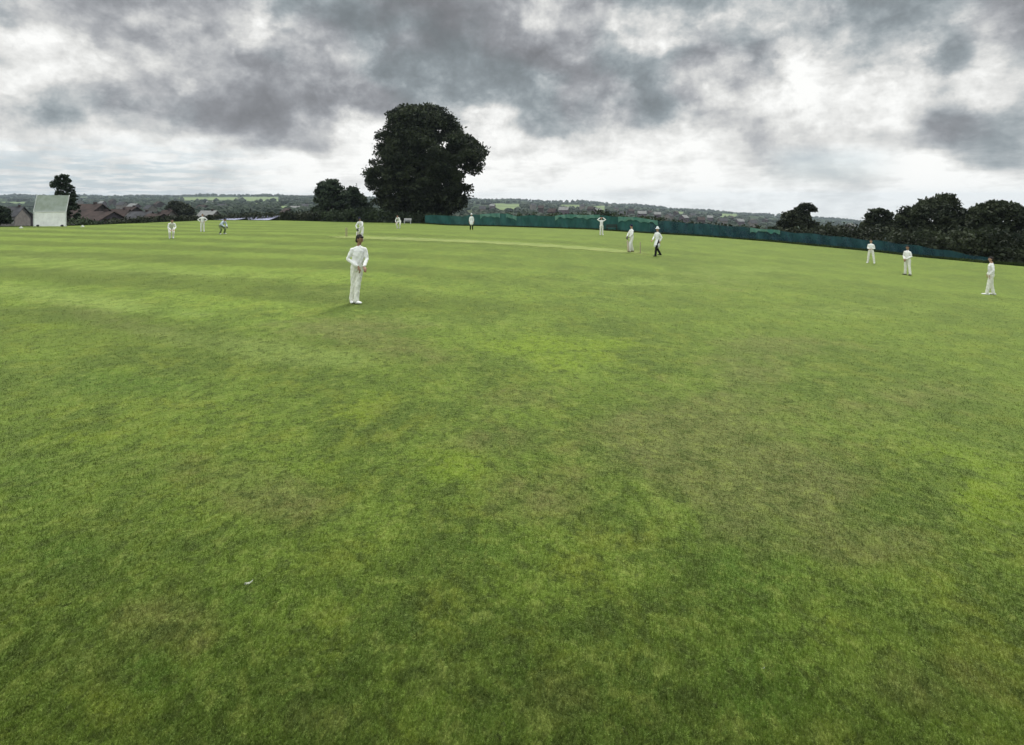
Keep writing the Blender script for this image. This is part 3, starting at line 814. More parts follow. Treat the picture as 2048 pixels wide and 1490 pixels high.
PADM=simple_mat('white_pad',(.72,.72,.68),.6,.08); GLV=simple_mat('dark_glove',(.05,.05,.05),.7,.1); HATM=cloth('white_hat',(.80,.82,.80)); CAPM=cloth('navy_cap',(.02,.025,.05))
WOOD=simple_mat('willow_wood',(.42,.36,.24),.5,.12); EYEW=simple_mat('eye',(.02,.015,.012),.3,.05); LIP=simple_mat('lips',(.30,.12,.10),.5,.05)

def remesh(name,verts,faces,mat,parent,vox,smooth_it=3,fold=0.0,seed=0):
    me=bpy.data.meshes.new(name); me.from_pydata([tuple(v) for v in verts],[],[tuple(f) for f in faces]); me.update()
    o=bpy.data.objects.new(name+'_tmp',me); COL.objects.link(o)
    m=o.modifiers.new('r','REMESH'); m.mode='VOXEL'; m.voxel_size=vox
    s=o.modifiers.new('s','SMOOTH'); s.factor=.5; s.iterations=smooth_it
    dg=bpy.context.evaluated_depsgraph_get(); ev=o.evaluated_get(dg)
    nm=bpy.data.meshes.new_from_object(ev)
    COL.objects.unlink(o); bpy.data.objects.remove(o)
    if fold>0:
        n=len(nm.vertices); co=np.empty(n*3,np.float32); nm.vertices.foreach_get('co',co); co=co.reshape(-1,3)
        no=np.empty(n*3,np.float32); nm.vertices.foreach_get('normal',no); no=no.reshape(-1,3)
        x,y,z=co[:,0],co[:,1],co[:,2]; s=seed
        d=np.sin(z*34+6*np.sin(x*9+s)+5*np.sin(y*11+s*2))*.6+np.sin(z*61+x*40+s*3)*.25+np.sin(x*52+y*37+z*12+s)*.3
        co=co+no*(d*fold)[:,None].astype(np.float32); nm.vertices.foreach_set('co',co.ravel())
    nm.materials.clear(); nm.materials.append(mat)
    nm.polygons.foreach_set('use_smooth',[True]*len(nm.polygons)); nm.name=name; nm.update()
    return link(bpy.data.objects.new(name,nm),parent)

def V3(*a): return Vector(a)
BASE=dict(pelvis=(0,0,.95),chest=(0,0,1.28),neck=(0,.015,1.49),head=(0,-.01,1.655),look=(0,-1,0),
          hipL=(.09,0,.93),hipR=(-.09,0,.93),kneeL=(.11,-.01,.50),kneeR=(-.11,-.01,.50),ankL=(.12,.02,.085),ankR=(-.12,.02,.085),toeL=(.15,-1),toeR=(-.15,-1),
          shL=(.155,.0,1.39),shR=(-.155,.0,1.39),elL=(.23,.02,1.15),elR=(-.23,.02,1.15),wrL=(.22,-.05,.90),wrR=(-.22,-.05,.90),
          handL=(0,-.15,-1),handR=(0,-.15,-1))
POSES={}
POSES['hands_front']=dict(elR=(-.23,.0,1.14),wrR=(-.06,-.19,.97),elL=(.23,-.0,1.14),wrL=(.05,-.21,.96),handL=(-.6,-.2,-.7),handR=(.6,-.2,-.7))
POSES['hips']=dict(elL=(.40,.06,1.2),wrL=(.20,-.07,1.03),elR=(-.40,.06,1.2),wrR=(-.20,-.07,1.03),handL=(-.7,-.5,-.3),handR=(.7,-.5,-.3))
POSES['crouch']=dict(pelvis=(0,.22,.80),chest=(0,-.06,1.06),neck=(0,-.22,1.20),head=(0,-.32,1.33),look=(0,-1,-.05),
    hipL=(.12,.2,.78),hipR=(-.12,.2,.78),kneeL=(.2,-.1,.45),kneeR=(-.2,-.1,.45),ankL=(.24,.04,.085),ankR=(-.24,.04,.085),
    shL=(.17,-.16,1.12),shR=(-.17,-.16,1.12),elL=(.24,-.22,.85),elR=(-.24,-.22,.85),wrL=(.10,-.42,.68),wrR=(-.10,-.42,.68),handL=(-.3,-.8,-.4),handR=(.3,-.8,-.4))
POSES['deep']=dict(pelvis=(0,.25,.52),chest=(0,.0,.82),neck=(0,-.12,1.0),head=(0,-.22,1.13),look=(0,-1,.0),
    hipL=(.12,.22,.5),hipR=(-.12,.22,.5),kneeL=(.26,-.15,.47),kneeR=(-.26,-.15,.47),ankL=(.24,.06,.085),ankR=(-.24,.06,.085),
    shL=(.17,-.07,.93),shR=(-.17,-.07,.93),elL=(.26,-.25,.70),elR=(-.26,-.25,.70),wrL=(.10,-.42,.52),wrR=(-.10,-.42,.52),handL=(-.2,-.7,-.6),handR=(.2,-.7,-.6))
POSES['hands_head']=dict(elL=(.42,-.05,1.52),wrL=(.13,-.02,1.73),elR=(-.42,-.05,1.52),wrR=(-.13,-.02,1.73),handL=(-.8,.1,.3),handR=(.8,.1,.3))
POSES['walk']=dict(kneeL=(.1,-.20,.52),ankL=(.1,-.26,.10),kneeR=(-.1,.05,.50),ankR=(-.1,.32,.13),elL=(.25,.10,1.16),wrL=(.2,.0,.93),elR=(-.25,-.04,1.17),wrR=(-.14,-.26,1.0),handR=(.1,-.8,-.5))
POSES['apart']=dict(ankL=(.21,.0,.085),ankR=(-.21,.0,.085),kneeL=(.16,-.02,.49),kneeR=(-.16,-.02,.49),elL=(.22,.04,1.13),wrL=(.13,-.17,1.12),elR=(-.22,.04,1.13),wrR=(-.10,-.20,1.10),handL=(-.7,-.3,-.2),handR=(.7,-.3,-.2))
POSES['bat']=dict(pelvis=(0,.08,.90),chest=(0,-.04,1.20),neck=(0,-.12,1.38),head=(0,-.18,1.52),look=(.9,-.4,-.05),hipL=(.09,.06,.88),hipR=(-.09,.06,.88),kneeL=(.17,-.10,.47),kneeR=(-.17,-.10,.47),ankL=(.2,.0,.085),ankR=(-.2,.0,.085),
    shL=(.165,-.085,1.29),shR=(-.165,-.085,1.29),elL=(.26,-.2,1.05),wrL=(.03,-.36,.86),elR=(-.26,-.2,1.05),wrR=(-.04,-.34,.80),handL=(-.7,-.3,-.3),handR=(.7,-.3,-.3))
POSES['side']=dict(ankL=(.10,-.16,.085),kneeL=(.1,-.10,.50),ankR=(-.1,.10,.085),kneeR=(-.1,.03,.5),elR=(-.24,.05,1.16),wrR=(-.2,-.10,.93),elL=(.24,.04,1.16),wrL=(.2,-.10,.94))

def hand_parts(w,d,fr,mirror):
    """palm, four bent fingers of unequal length and a thumb leaving the side of the palm"""
    d=Vector(d).normalized(); up=Vector((0,0,1)); nrm=(up-d*up.dot(d))
    if nrm.length<.3: nrm=Vector((0,-1,0))-d*Vector((0,-1,0)).dot(d)
    nrm.normalize(); sd=d.cross(nrm)*mirror
    out=[]; w=Vector(w)
    out.append(sweep([w-d*.01,w+d*.035,w+d*.075,w+d*.095],[(.026,.018),(.037,.016),(.041,.015),(.038,.012)],side=sd,n=10))
    for k,(o,L) in enumerate(((-.030,.068),(-.010,.078),(.010,.074),(.029,.058))):
        a=w+d*.09+sd*o; b=a+d*L*.45-nrm*.006*(1+.2*k); c=b+d*L*.3-nrm*(.018+.002*k); e=c+d*L*.16-nrm*.018
        out.append(sweep([a,b,c,e],[(fr*1.05,)*2,(fr,)*2,(fr*.92,)*2,(fr*.8,)*2],n=7))
    a=w+d*.03-sd*.032; b=a+d*.028-sd*.022-nrm*.008; c=b+d*.03-sd*.008-nrm*.012
    out.append(sweep([a,b,c],[(fr*1.25,)*2,(fr*1.1,)*2,(fr*.9,)*2],n=7))
    return out

def person(label,px,D,yaw,pose='hips',height=1.78,shirt=WSH,trous=WTR,shoe=SHOE,hair='hair',hairm=HAIR,skin=SKIN,pads=False,gloves=False,coat=False,near=False,over=None,yfoot=None,short_sleeve=False,group='cricketers and umpires on the field',bat=None,lean=0.0):
    J=dict(BASE); J.update(POSES.get(pose,{})); J.update(over or {})
    k=height/1.78
    p={q:(Vector(v)*k if q not in('look','toeL','toeR','handL','handR') else v) for q,v in J.items()}
    if lean:
        for q,v in p.items():
            if isinstance(v,Vector): v.x+=lean*v.z
    loc=at(px,D); root=empty('person',loc,R(yaw)); tag(root,label,'person',group)
    vox=.0072 if near else .0105; fr=.0088 if near else .0115
    def assemble(L):
        V=[];Fs=[]
        for v,f in L:
            b=len(V); V+=v; Fs+=[tuple(b+i for i in q) for q in f]
        return V,Fs
    T=p['neck']-p['pelvis']; shax=(p['shL']-p['shR']).normalized(); hpax=(p['hipL']-p['hipR']).normalized()
    up=(p['neck']-p['chest']).normalized()
    look=Vector(p['look']).normalized(); hs=look.cross(Vector((0,0,1))).normalized(); hup=hs.cross(look)
    hc=p['head']
    B=[]
    B.append(sweep([p['pelvis']-T*.05,p['pelvis']+T*.12,p['chest']-T*.05,p['chest']+T*.12,p['neck']-T*.08],[(.14,.095),(.115,.085),(.13,.09),(.12,.085),(.07,.06)],side=shax,n=14))
    B.append(sweep([p['neck']-up*.05,p['neck']+up*.03,hc-up*.05*k],[(.062,.06),(.054,.056),(.052,.056)],side=shax,n=12))
    # head: skull, jaw, nose, brow, ears
    def H(a,b,c): return hc+hs*a+look*b+hup*c
    B.append(sweep([H(0,-.02,-.055),H(0,-.012,-.02),H(0,-.008,.02),H(0,-.012,.06),H(0,-.015,.085)],[(.052,.075),(.068,.090),(.074,.096),(.066,.086),(.042,.056)],side=hs,n=16))
    B.append(sweep([H(0,.045,-.108),H(0,.036,-.085),H(0,.022,-.05),H(0,.018,-.01)],[(.022,.022),(.040,.034),(.054,.058),(.058,.06)],side=hs,n=14))
    B.append(sweep([H(0,.080,.012),H(0,.098,-.018),H(0,.100,-.032)],[(.010,.012),(.014,.016),(.015,.012)],side=hs,n=8))
    for s in (-1,1):
        B.append(sweep([H(s*.012,.080,.022),H(s*.042,.068,.024)],[(.010,.010),(.010,.010)],n=7))
        B.append(sweep([H(s*.074,-.012,-.034),H(s*.080,-.016,-.006),H(s*.078,-.020,.016)],[(.012,.014),(.012,.02),(.010,.015)],side=look,n=8))
    for s,sh,el,wr,hd in ((1,'shL','elL','wrL','handL'),(-1,'shR','elR','wrR','handR')):
        a,b,c=p[sh],p[el],p[wr]
        B.append(sweep([p['chest']+T*.10,a-T*.02],[(.05,.05),(.042,.042)],n=10))
        B.append(sweep([a,a.lerp(b,.5),b,b.lerp(c,.35),c],[(.040,)*2,(.040,)*2,(.035,)*2,(.035,)*2,(.026,)*2],n=10))
        if not gloves: B+=hand_parts(c,p[hd],fr,s)
        else: B.append(sweep([c,c+Vector(p[hd]).normalized()*.08],[(.025,.02),(.03,.02)],n=8))
    for hp,kn,an,to in (('hipL','kneeL','ankL','toeL'),('hipR','kneeR','ankR','toeR')):
        a,b,c=p[hp],p[kn],p[an]; t=Vector((p[to][0],p[to][1],0)).normalized()
        B.append(sweep([a,a.lerp(b,.5),b,b.lerp(c,.35),c],[(.082,)*2,(.068,)*2,(.050,)*2,(.050,)*2,(.034,)*2],n=10))
        z0=c-Vector((0,0,.045*1))
        B.append(sweep([z0-t*.04,z0+t*.08,z0+t*.16],[(.03,.028),(.038,.024),(.034,.016)],side=Vector((0,0,1)).cross(t),n=10))
    v,f=assemble(B); remesh('body',v,f,skin,root,vox,3)
    # shirt or coat
    S=[]; fitx=1.0
    hemz=.06 if not coat else .0
    lo=p['pelvis']-T*(.10 if not coat else .02)
    S.append(sweep([lo,p['pelvis']+T*.10,p['chest']-T*.05,p['chest']+T*.14,p['neck']-T*.10,p['neck']-T*.015],[(.155,.115),(.145,.112),(.155,.118),(.150,.112),(.098,.085),(.060,.062)],side=shax,n=16))
    for sh,el,wr in (('shL','elL','wrL'),('shR','elR','wrR')):
        a,b,c=p[sh],p[el],p[wr]
        S.append(sweep([p['neck']-T*.10,a+Vector((0,0,-.005))],[(.060,.06),(.052,.055)],n=10)); S.append(sweep([p['chest']+T*.08,a-T*.05],[(.08,.08),(.055,.055)],n=10))
        if short_sleeve: S.append(sweep([a,a.lerp(b,.55),a.lerp(b,.8)],[(.078,)*2,(.068,)*2,(.068,)*2],n=10))
        else: S.append(sweep([a,a.lerp(b,.5),b,b.lerp(c,.5),b.lerp(c,.9)],[(.060,)*2,(.059,)*2,(.054,)*2,(.049,)*2,(.041,)*2],n=10))
    if coat:
        md=(p['kneeL']+p['kneeR'])/2; dn=p['pelvis'].lerp(md,.62)
        S.append(sweep([p['pelvis']+T*.05,p['pelvis']-T*.1,dn],[(.17,.125),(.185,.15),(.205,.19)],side=hpax,n=16))
    v,f=assemble(S); remesh('coat' if coat else 'shirt',v,f,shirt,root,vox*1.15,3,.006,px*.1)
    Q=[]
    Q.append(sweep([p['pelvis']+T*.09,p['pelvis'],p['pelvis']-T*.08],[(.160,.115),(.17,.128),(.15,.12)],side=hpax,n=14))
    for hp,kn,an in (('hipL','kneeL','ankL'),('hipR','kneeR','ankR')):
        a,b,c=p[hp],p[kn],p[an]
        Q.append(sweep([a,a.lerp(b,.5),b,b.lerp(c,.5),c+Vector((0,0,.0))],[(.098,)*2,(.088,)*2,(.074,)*2,(.070,)*2,(.068,)*2],n=12))
    v,f=assemble(Q); remesh('trousers',v,f,trous,root,vox*1.15,3,.006,px*.2)
    for an,to in (('ankL','toeL'),('ankR','toeR')):
        c=p[an]; t=Vector((p[to][0],p[to][1],0)).normalized(); z0=Vector((c.x,c.y,c.z-.04))
        v,f=sweep([z0-t*.07,z0-t*.02,z0+t*.06,z0+t*.13,z0+t*.185],[(.036,.042),(.044,.052),(.046,.040),(.047,.030),(.036,.022)],side=Vector((0,0,1)).cross(t),n=14)
        mesh_obj('shoe',[tuple(q) for q in v],f,shoe,root,True)
    # hair / hat / cap / helmet
    if hair=='hair':
        L=[sweep([H(0,-.045,-.045),H(0,-.040,.0),H(0,-.028,.045),H(0,-.016,.078),H(0,-.01,.096)],[(.068,.062),(.080,.072),(.080,.084),(.070,.084),(.044,.060)],side=hs,n=16),
           sweep([H(-.04,.052,.070),H(0,.066,.076),H(.04,.052,.070)],[(.026,.026),(.028,.028),(.026,.026)],n=8)]
        v,f=assemble(L); remesh('hair',v,f,hairm,root,vox,2,.003,px)
    elif hair=='hat':
        v,f=assemble([sweep([H(0,-.012,.045),H(0,-.012,.085),H(0,-.012,.115)],[(.086,.105),(.082,.100),(.070,.088)],side=hs,n=18)]); h=mesh_obj('hat',[tuple(q) for q in v],f,HATM,root,True)
        v,f=sweep([H(0,-.01,.036),H(0,-.01,.048)],[(.150,.170),(.120,.140)],side=hs,n=24,cap=False); mesh_obj('brim',[tuple(q) for q in v],f,HATM,h,True)
    elif hair in('cap','helmet'):
        v,f=assemble([sweep([H(0,-.02,.02 if hair=='cap' else -.03),H(0,-.015,.06),H(0,-.012,.098)],[(.084,.100),(.082,.098),(.058,.072)],side=hs,n=18)])
        mesh_obj(hair,[tuple(q) for q in v],f,CAPM,root,True)
        v,f=sweep([H(0,.06,.045),H(0,.115,.038),H(0,.150,.030)],[(.07,.008),(.066,.007),(.045,.005)],side=hs,n=12); mesh_obj('peak',[tuple(q) for q in v],f,CAPM,root,True)
    if near:
        for s in (-1,1):
            v,f=sweep([H(s*.030,.070,.004),H(s*.030,.078,.004)],[(.009,.006),(.006,.004)],side=hs,n=8); mesh_obj('eye',[tuple(q) for q in v],f,EYEW,root,True)
        v,f=sweep([H(-.020,.072,-.058),H(0,.084,-.057),H(.020,.072,-.058)],[(.004,.004),(.006,.005),(.004,.004)],n=8); mesh_obj('mouth',[tuple(q) for q in v],f,LIP,root,True)
    if pads:
        for kn,an,to in (('kneeL','ankL','toeL'),('kneeR','ankR','toeR')):
            b,c=p[kn],p[an]; t=Vector((p[to][0],p[to][1],0)).normalized()
            v,f=sweep([c+t*.055+Vector((0,0,.02)),c.lerp(b,.5)+t*.065,b+t*.075,b+t*.06+Vector((0,0,.16))],[(.085,.05),(.10,.055),(.10,.06),(.085,.035)],side=Vector((0,0,1)).cross(t),n=12)
            pb=mesh_obj('pad',[tuple(q) for q in v],f,PADM,root,True)
    if gloves:
        for s,wr,hd in ((1,'wrL','handL'),(-1,'wrR','handR')):
            c=p[wr]; L=[]
            L.append(sweep([c-Vector(p[hd]).normalized()*.05,c],[(.05,.04),(.045,.035)],n=10)); L+=hand_parts(c,p[hd],.017,s)
            v,f=assemble(L); remesh('glove',v,f,GLV if gloves=='dark' else PADM,root,.011,2)
    if bat:
        M=Matrix.Translation(loc)@Matrix.Rotation(R(yaw),4,'Z')
        g=(p['wrL']+p['wrR'])/2+Vector(p['handL']).normalized()*.05; tip=Vector(bat)*k
        bo=empty('cricket_bat',M@g); tag(bo,'wooden cricket bat held by '+('the striker at the left end of the pitch' if px<1000 else 'the batsman at the right end of the pitch'),'bat')
        d=(M@tip-M@g); L=d.length; dn=d.normalized()
        v,f=sweep([-dn*.10,dn*.18],[(.016,.016),(.017,.017)],n=8); mesh_obj('handle',[tuple(q) for q in v],f,DK,bo,True)
        v,f=sweep([dn*.20,dn*.26,dn*(L*.6),dn*L],[(.025,.02),(.053,.02),(.054,.03),(.054,.022)],side=(1,0,0),n=10); mesh_obj('blade',[tuple(q) for q in v],f,WOOD,bo,True)
    return root

person('nearest fielder in white with dark hair, hands low in front, left of centre',708,13.75,24,'hands_front',1.80,near=True,
       over=dict(hipL=(.075,0,.93),hipR=(-.075,0,.93),ankL=(.04,-.07,.085),ankR=(-.055,.07,.085),kneeL=(.045,-.05,.5),kneeR=(-.05,.02,.5),toeL=(.6,-1),toeR=(-.1,-1),look=(.75,-.6,-.25),
                 wrR=(.0,-.21,.97),elR=(-.25,.02,1.15),elL=(.22,-.05,1.14),wrL=(.13,-.25,.97),handL=(.15,-.7,-.6),handR=(.3,-.3,-.8)),skin=SKIND,lean=.085)
person('fielder crouching with hands forward, leftmost of all the players',343,39.5,40,'crouch',1.78,over=dict(ankL=(.10,.04,.085),ankR=(-.10,.04,.085),kneeL=(.12,-.06,.46),kneeR=(-.12,-.06,.46)))
person('fielder in white with hands on hips, second player from the left',405,51,30,'hips',1.74,hairm=HAIRB)
person('bending wicketkeeper in pale bluish shirt and dark gloves in front of the pale roofs',445,44,70,'crouch',1.62,shirt=BSH,gloves='dark',pads=False,trous=GTR,hair='cap')
person('striker in white pads with a bat, directly behind the nearest fielder',722,37.5,-20,'bat',1.86,hair='helmet',pads=True,gloves='dark',bat=(.22,-.50,.10),over=dict(ankL=(.13,.0,.085),ankR=(-.13,.0,.085)))
person('fielder bending forward below the giant tree beside the white bench',797,57,-10,'crouch',1.80,over=dict(ankL=(.12,.04,.085),ankR=(-.12,.04,.085)))
person('umpire in white coat and black trousers standing at the left end of the green netting',943,56,0,'base',1.74,shirt=COAT,trous=BTR,shoe=SHOED,coat=True,hair='hat')
person('fielder in white with both arms raised to his head, against the netting',1203,51,10,'hands_head',1.76,hairm=HAIRB)
person('batsman in white pads at the right end of the pitch, left of the walking umpire',1263,34.5,-70,'base',1.80,hair='cap',pads=True,gloves='dark',bat=(.26,-.42,.12),shoe=SHOEB,over=dict(elL=(.24,-.10,1.16),wrL=(.12,-.26,.98),elR=(-.24,-.10,1.16),wrR=(-.10,-.26,.97),handL=(-.5,-.6,-.4),handR=(.5,-.6,-.4),kneeL=(.10,-.13,.5),ankL=(.10,-.17,.085),kneeR=(-.1,.06,.5),ankR=(-.1,.16,.085)))
person('umpire walking in long white coat and white hat with black trousers',1315,32.7,-62,'walk',1.82,shirt=COAT,trous=BTR,shoe=SHOED,coat=True,hair='hat')
person('fielder standing with legs apart, left one of the three on the right',1742,39,-48,'apart',1.76,hairm=HAIRB)
person('fielder in white with dark shoes, middle one of the three on the right',1815,32,-72,'hands_front',1.80,shoe=SHOED,over=dict(ankL=(.16,.0,.085),ankR=(-.14,.0,.085)),skin=SKIND)
person('fielder in white seen from the side, rightmost of all the players',1982,24.6,-122,'side',1.80,lean=.02)

# stumps
def stumps(u,label):
    x=PA.x+pd.x*u; y=PA.y+pd.y*u; root=empty('wicket',(x,y,ground(x,y)),math.atan2(pd.y,pd.x)+math.pi/2); tag(root,label,'wicket','wickets at the ends of the pitch')
    for o in (-.095,0,.095):
        mb=MB(); mb.tube([(o,0,-.05),(o,0,.69)],[.019,.019],8); mb.build('stump',WOOD,root)
    for o in (-.048,.048):
        mb=MB(); mb.tube([(o-.045,0,.715),(o+.045,0,.715)],[.009,.009],6); mb.build('bail',WOOD,root)
stumps(.6,'three wooden stumps with bails at the left end of the pitch')
stumps(PL-.2+.6,'three wooden stumps with bails beside the walking umpire')

# litter in the foreground
SCR=simple_mat('dirty_paper',(.44,.46,.36),.8,.25,40)
def scrap(px,y,s,label):
    p=hit(px,y); V=[];Fs=[]; n=7
    for i in range(n+1):
        t=i/n; x=(t-.5)*2.2*s; z=s*(.25+.9*max(0,t-.5)**1.4*2+.35*max(0,.3-t)); w=s*.32*(1-.4*abs(t-.5))
        V+= [(x,-w,z),(x+.1*s,w,z+.15*s),(x,-w,z-.04*s),(x+.1*s,w,z+.11*s)]
    for i in range(n):
        a=4*i; Fs+=[(a,a+4,a+5,a+1),(a+2,a+3,a+7,a+6),(a,a+2,a+6,a+4),(a+1,a+5,a+7,a+3)]
    Fs+=[(0,1,3,2),(4*n,4*n+2,4*n+3,4*n+1)]
    o=mesh_obj('paper_scrap',V,Fs,SCR); o.location=p-Vector((0,0,.004)); o.rotation_euler=(0,0,.2); tag(o,label,'litter')
scrap(497,1163,.028,'curled white scrap lying on the grass in the left foreground')
scrap(1526,1337,.010,'tiny white scrap on the grass in the right foreground')

# ------------------------------------------------------------------ sky and light
SUN_AZ,SUN_EL=R(24),R(52)
SKYROWS={0:[198,190,165,160,190,175,150,135,140,150,150,205,185,190,165,205,168,160,165,178,155,140],
40:[195,188,178,222,205,215,160,138,165,143,142,215,195,235,225,215,168,180,165,172,155,150],
80:[240,235,185,182,175,210,190,185,180,145,152,172,165,240,215,212,205,210,182,152,165,160],
120:[212,205,205,190,168,172,190,200,165,143,150,165,160,165,168,178,225,190,235,155,185,170],
160:[222,238,200,180,185,188,180,172,165,150,145,148,142,155,205,195,248,235,250,235,215,215],
200:[225,185,185,205,165,155,155,155,150,150,165,150,165,142,165,240,252,245,250,238,222,215],
240:[225,168,222,205,160,150,195,240,215,215,235,170,185,165,220,215,240,238,240,185,165,172],
280:[232,228,228,235,225,178,172,230,230,238,245,235,235,242,245,192,215,225,200,190,165,172],
320:[205,210,225,218,212,222,232,225,235,240,242,238,238,228,230,212,190,235,238,240,185,178],
360:[205,213,215,208,206,224,228,228,235,238,238,236,236,233,235,230,212,225,240,242,225,205],
400:[212,215,218,215,216,224,228,230,235,236,238,238,238,236,236,235,228,235,240,240,232,220]}
def build_world():
    w=bpy.data.worlds.new('World'); scene.world=w; w.use_nodes=True; nt=w.node_tree; nt.nodes.clear(); n=N(nt)
    out=n.node('ShaderNodeOutputWorld'); bg=n.node('ShaderNodeBackground'); nt.links.new(bg.outputs[0],out.inputs[0])
    sky=n.node('ShaderNodeTexSky',sky_type='NISHITA'); sky.sun_disc=False; sky.sun_elevation=SUN_EL; sky.sun_rotation=SUN_AZ
    d=n.node('ShaderNodeTexCoord').outputs['Generated']
    x,y,z=n.sep(d)
    az=n.math('ARCTAN2',x,y)
    yy=n.math('MAXIMUM',n.math('MAXIMUM',y,n.math('MULTIPLY',y,-1.0)),.45)
    el=n.math('DIVIDE',z,yy)            # height above the horizon as a slope
    # cloud layer coordinates: direction projected on a flat deck
    zz=n.math('ADD',n.math('MAXIMUM',z,0.0),.11)
    cu=n.comb(n.math('DIVIDE',x,zz),n.math('DIVIDE',y,zz),0.0)
    sph=n.vmath('MULTIPLY',d,(1.0,1.0,1.25))
    wn=n.noise(sph,6.5,7,.58,0.0); wc=n.vmath('SUBTRACT',wn.outputs['Color'],(.5,.5,.5))
    wn2=n.noise(cu,1.8,6,.55,0.0); wc2=n.vmath('SUBTRACT',wn2.outputs['Color'],(.5,.5,.5))
    a1=n.sep(wc); a2=n.sep(wc2)
    uw=n.math('ADD',az,n.math('ADD',n.math('MULTIPLY',a1[0],.20),n.math('MULTIPLY',a2[0],.05)))
    vw=n.math('ADD',el,n.math('ADD',n.math('MULTIPLY',a1[1],.10),n.math('MULTIPLY',a2[1],.02)))
    pos=n.math('ADD',n.math('MULTIPLY',uw,.5),.5,clamp=True)
    ys=sorted(SKYROWS)
    def ramp(vals):
        r=n.node('ShaderNodeValToRGB'); r.color_ramp.interpolation='B_SPLINE' if False else 'EASE'
        n.put(r.inputs[0],pos); E=r.color_ramp.elements
        for i,v in enumerate(vals):
            pz=.5+.5*math.atan((i*100-CX)/F); 
            if i==0: e=E[0]; e.position=pz
            elif i==1: e=E[1]; e.position=pz
            else: e=E.new(pz)
            c=v/255.0
            e.color=(c,c,c,1)
        return r.outputs[0]
    cur=ramp(SKYROWS[ys[0]])
    for i in range(1,len(ys)):
        t0=(HY-ys[i-1])/F; t1=(HY-ys[i])/F
        cur=n.mix(n.mr(vw,t0,t1,0,1,True),cur,ramp(SKYROWS[ys[i]]))
    g=n.sep(cur)[0]
    # billow detail
    f1=n.noise(sph,7,10,.66,.2).outputs['Fac']; f2=n.noise(cu,2.6,7,.55,.2).outputs['Fac']; f3=n.noise(sph,20,6,.6,.2).outputs['Fac']
    wv=n.vmath('ADD',sph,n.scalev(n.vmath('SUBTRACT',n.noise(sph,9,6,.6).outputs['Color'],(.5,.5,.5)),.22))
    vo=n.node('ShaderNodeTexVoronoi',feature='F1'); n.put(vo.inputs['Vector'],wv); vo.inputs['Scale'].default_value=7.5
    vo.inputs['Detail'].default_value=2; vo.inputs['Roughness'].default_value=.55
    lowfade=n.mr(el,.02,.20,.40,1.0)
    det=n.math('ADD',n.math('MULTIPLY',n.math('SUBTRACT',f1,.5),.60),n.math('ADD',n.math('MULTIPLY',n.math('SUBTRACT',f2,.5),.12),n.math('MULTIPLY',n.math('SUBTRACT',f3,.5),.22)))
    det=n.math('ADD',det,n.math('MULTIPLY',n.math('SUBTRACT',.42,vo.outputs['Distance']),.26))
    g=n.math('ADD',g,n.math('MULTIPLY',det,lowfade))
    low=n.math('MULTIPLY',n.mr(el,.13,.05),n.math('ADD',.015,n.math('MULTIPLY',n.math('SUBTRACT',n.noise(n.vmath('MULTIPLY',sph,(1,1,4.0)),8,7,.62).outputs['Fac'],.5),.48)))
    g=n.math('ADD',n.math('ADD',g,.035),low)
    sc=n.mr(g,.46,1.0,.50,.99)
    g=n.math('ADD',n.math('MULTIPLY',n.math('MINIMUM',n.math('MAXIMUM',g,.20),1.0),.55),n.math('MULTIPLY',sc,.45))
    g=n.math('ADD',n.math('MULTIPLY',g,.942),.114)
    g=n.math('SMOOTH_MAX',g,.49,.14)
    g=n.math('MINIMUM',n.math('ADD',g,n.math('ADD',n.math('MULTIPLY',n.math('SUBTRACT',f3,.5),.05),n.math('MULTIPLY',n.math('SUBTRACT',f1,.5),.06))),1.0)
    lin=n.math('POWER',g,2.2)
    # tint: dark cloud blue-grey / mauve, bright cloud near white
    tn=n.noise(sph,3.1,4,.5).outputs['Fac']
    dark=n.mix(n.mr(tn,.44,.56),C(.87,.99,1.06),C(.94,.98,1.05))
    tint=n.mix(n.mr(g,.58,.90),dark,C(1.0,1.005,.985))
    cl=n.mix(1.0,tint,n.comb(lin,lin,lin),'MULTIPLY')
    # thin blue gaps low on the left
    gap=n.math('MULTIPLY',n.mr(az,-.35,-.62),n.mr(el,.13,.05)); gap=n.math('MULTIPLY',gap,n.mr(f2,.42,.58,.25,1.0))
    gap2=n.math('MULTIPLY',n.mr(n.math('ABSOLUTE',n.math('SUBTRACT',az,.54)),.12,.03),n.mr(n.math('ABSOLUTE',n.math('SUBTRACT',el,.06)),.05,.01))
    gap=n.math('MAXIMUM',gap,n.math('MULTIPLY',gap2,.6))
    skc=n.scalev(sky.outputs[0],.10)
    bl=n.mix(.35,C(.50,.64,.76),skc)
    cl=n.mix(n.math('MULTIPLY',gap,.75),cl,bl)
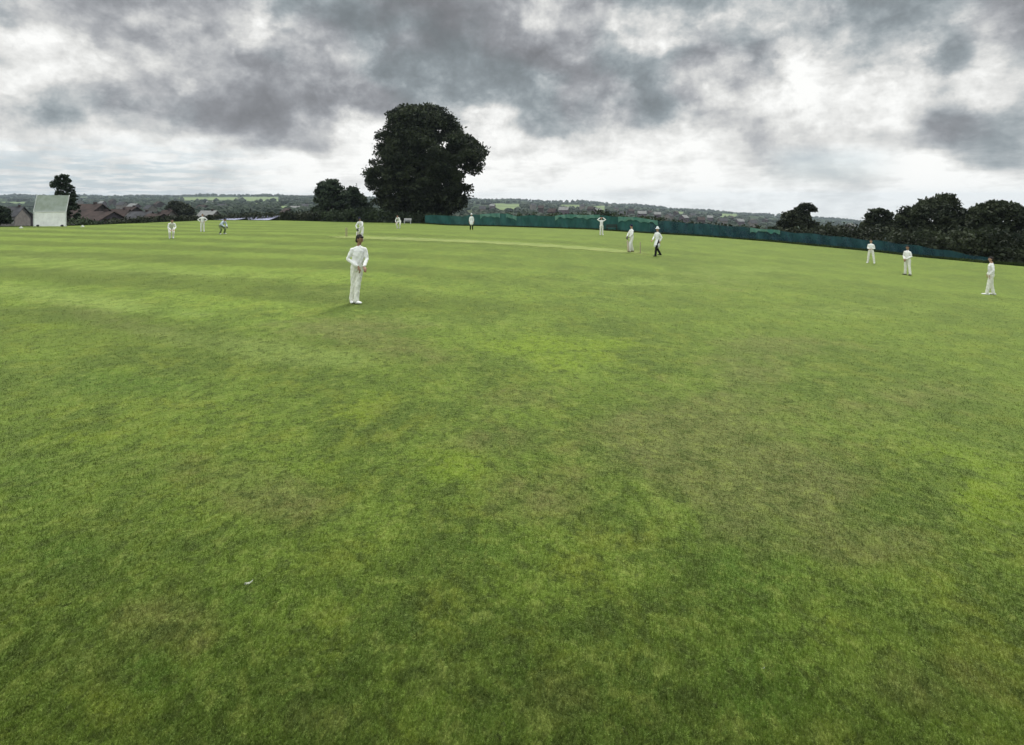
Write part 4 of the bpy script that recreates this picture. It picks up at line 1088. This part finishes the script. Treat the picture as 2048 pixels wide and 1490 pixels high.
    # the cloud deck is brighter overhead (above the picture)
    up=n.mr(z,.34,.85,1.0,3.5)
    up=n.math('MULTIPLY',up,n.mr(y,.1,-.5,1.0,1.55))   # unseen sky behind the camera raised to brighten surfaces facing the view
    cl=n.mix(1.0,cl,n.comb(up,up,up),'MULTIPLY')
    # below the horizon
    cl=n.mix(n.mr(z,-.02,-.08),cl,C(.12,.15,.10))
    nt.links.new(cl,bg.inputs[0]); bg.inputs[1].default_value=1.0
build_world()
sl=bpy.data.lights.new('sun','SUN'); sl.energy=3.0; sl.angle=R(14); sl.color=(1,.97,.92)
so=bpy.data.objects.new('sun',sl); link(so); so.location=(0,0,60)
sd=Vector((math.sin(SUN_AZ)*math.cos(SUN_EL),math.cos(SUN_AZ)*math.cos(SUN_EL),math.sin(SUN_EL)))
so.rotation_euler=(-sd).to_track_quat('-Z','Y').to_euler()

# haze
def haze():
    mb=MB(); mb.box((0,0,-60),(7800,7800,190)); 
    m=bpy.data.materials.new('haze'); m.use_nodes=True; nt=m.node_tree; nt.nodes.clear(); n=N(nt)
    o=n.node('ShaderNodeOutputMaterial'); v=n.node('ShaderNodeVolumePrincipled'); v.inputs['Color'].default_value=C(.72,.84,.95); v.inputs['Density'].default_value=.00011
    v.inputs['Anisotropy'].default_value=.3
    nt.links.new(v.outputs[0],o.inputs['Volume'])
    ob=mb.build('haze',m); tag(ob,kind='stuff')
HAZE=True
if HAZE: haze()

# ------------------------------------------------------------------ camera
cam=bpy.data.cameras.new('camera'); cam.sensor_width=36; cam.lens=36*F/2048; cam.shift_y=-(745-HY)/2048; cam.clip_end=12000; cam.clip_start=.05
co=bpy.data.objects.new('camera',cam); link(co); co.location=(0,0,CAMZ); co.rotation_euler=(R(90),0,0); scene.camera=co
scene.view_settings.view_transform='Standard'; scene.view_settings.look='None'; scene.view_settings.exposure=0.0; scene.view_settings.gamma=1
scene.cycles.use_denoising=True; scene.cycles.max_bounces=6; scene.cycles.volume_bounces=0; scene.cycles.transparent_max_bounces=12
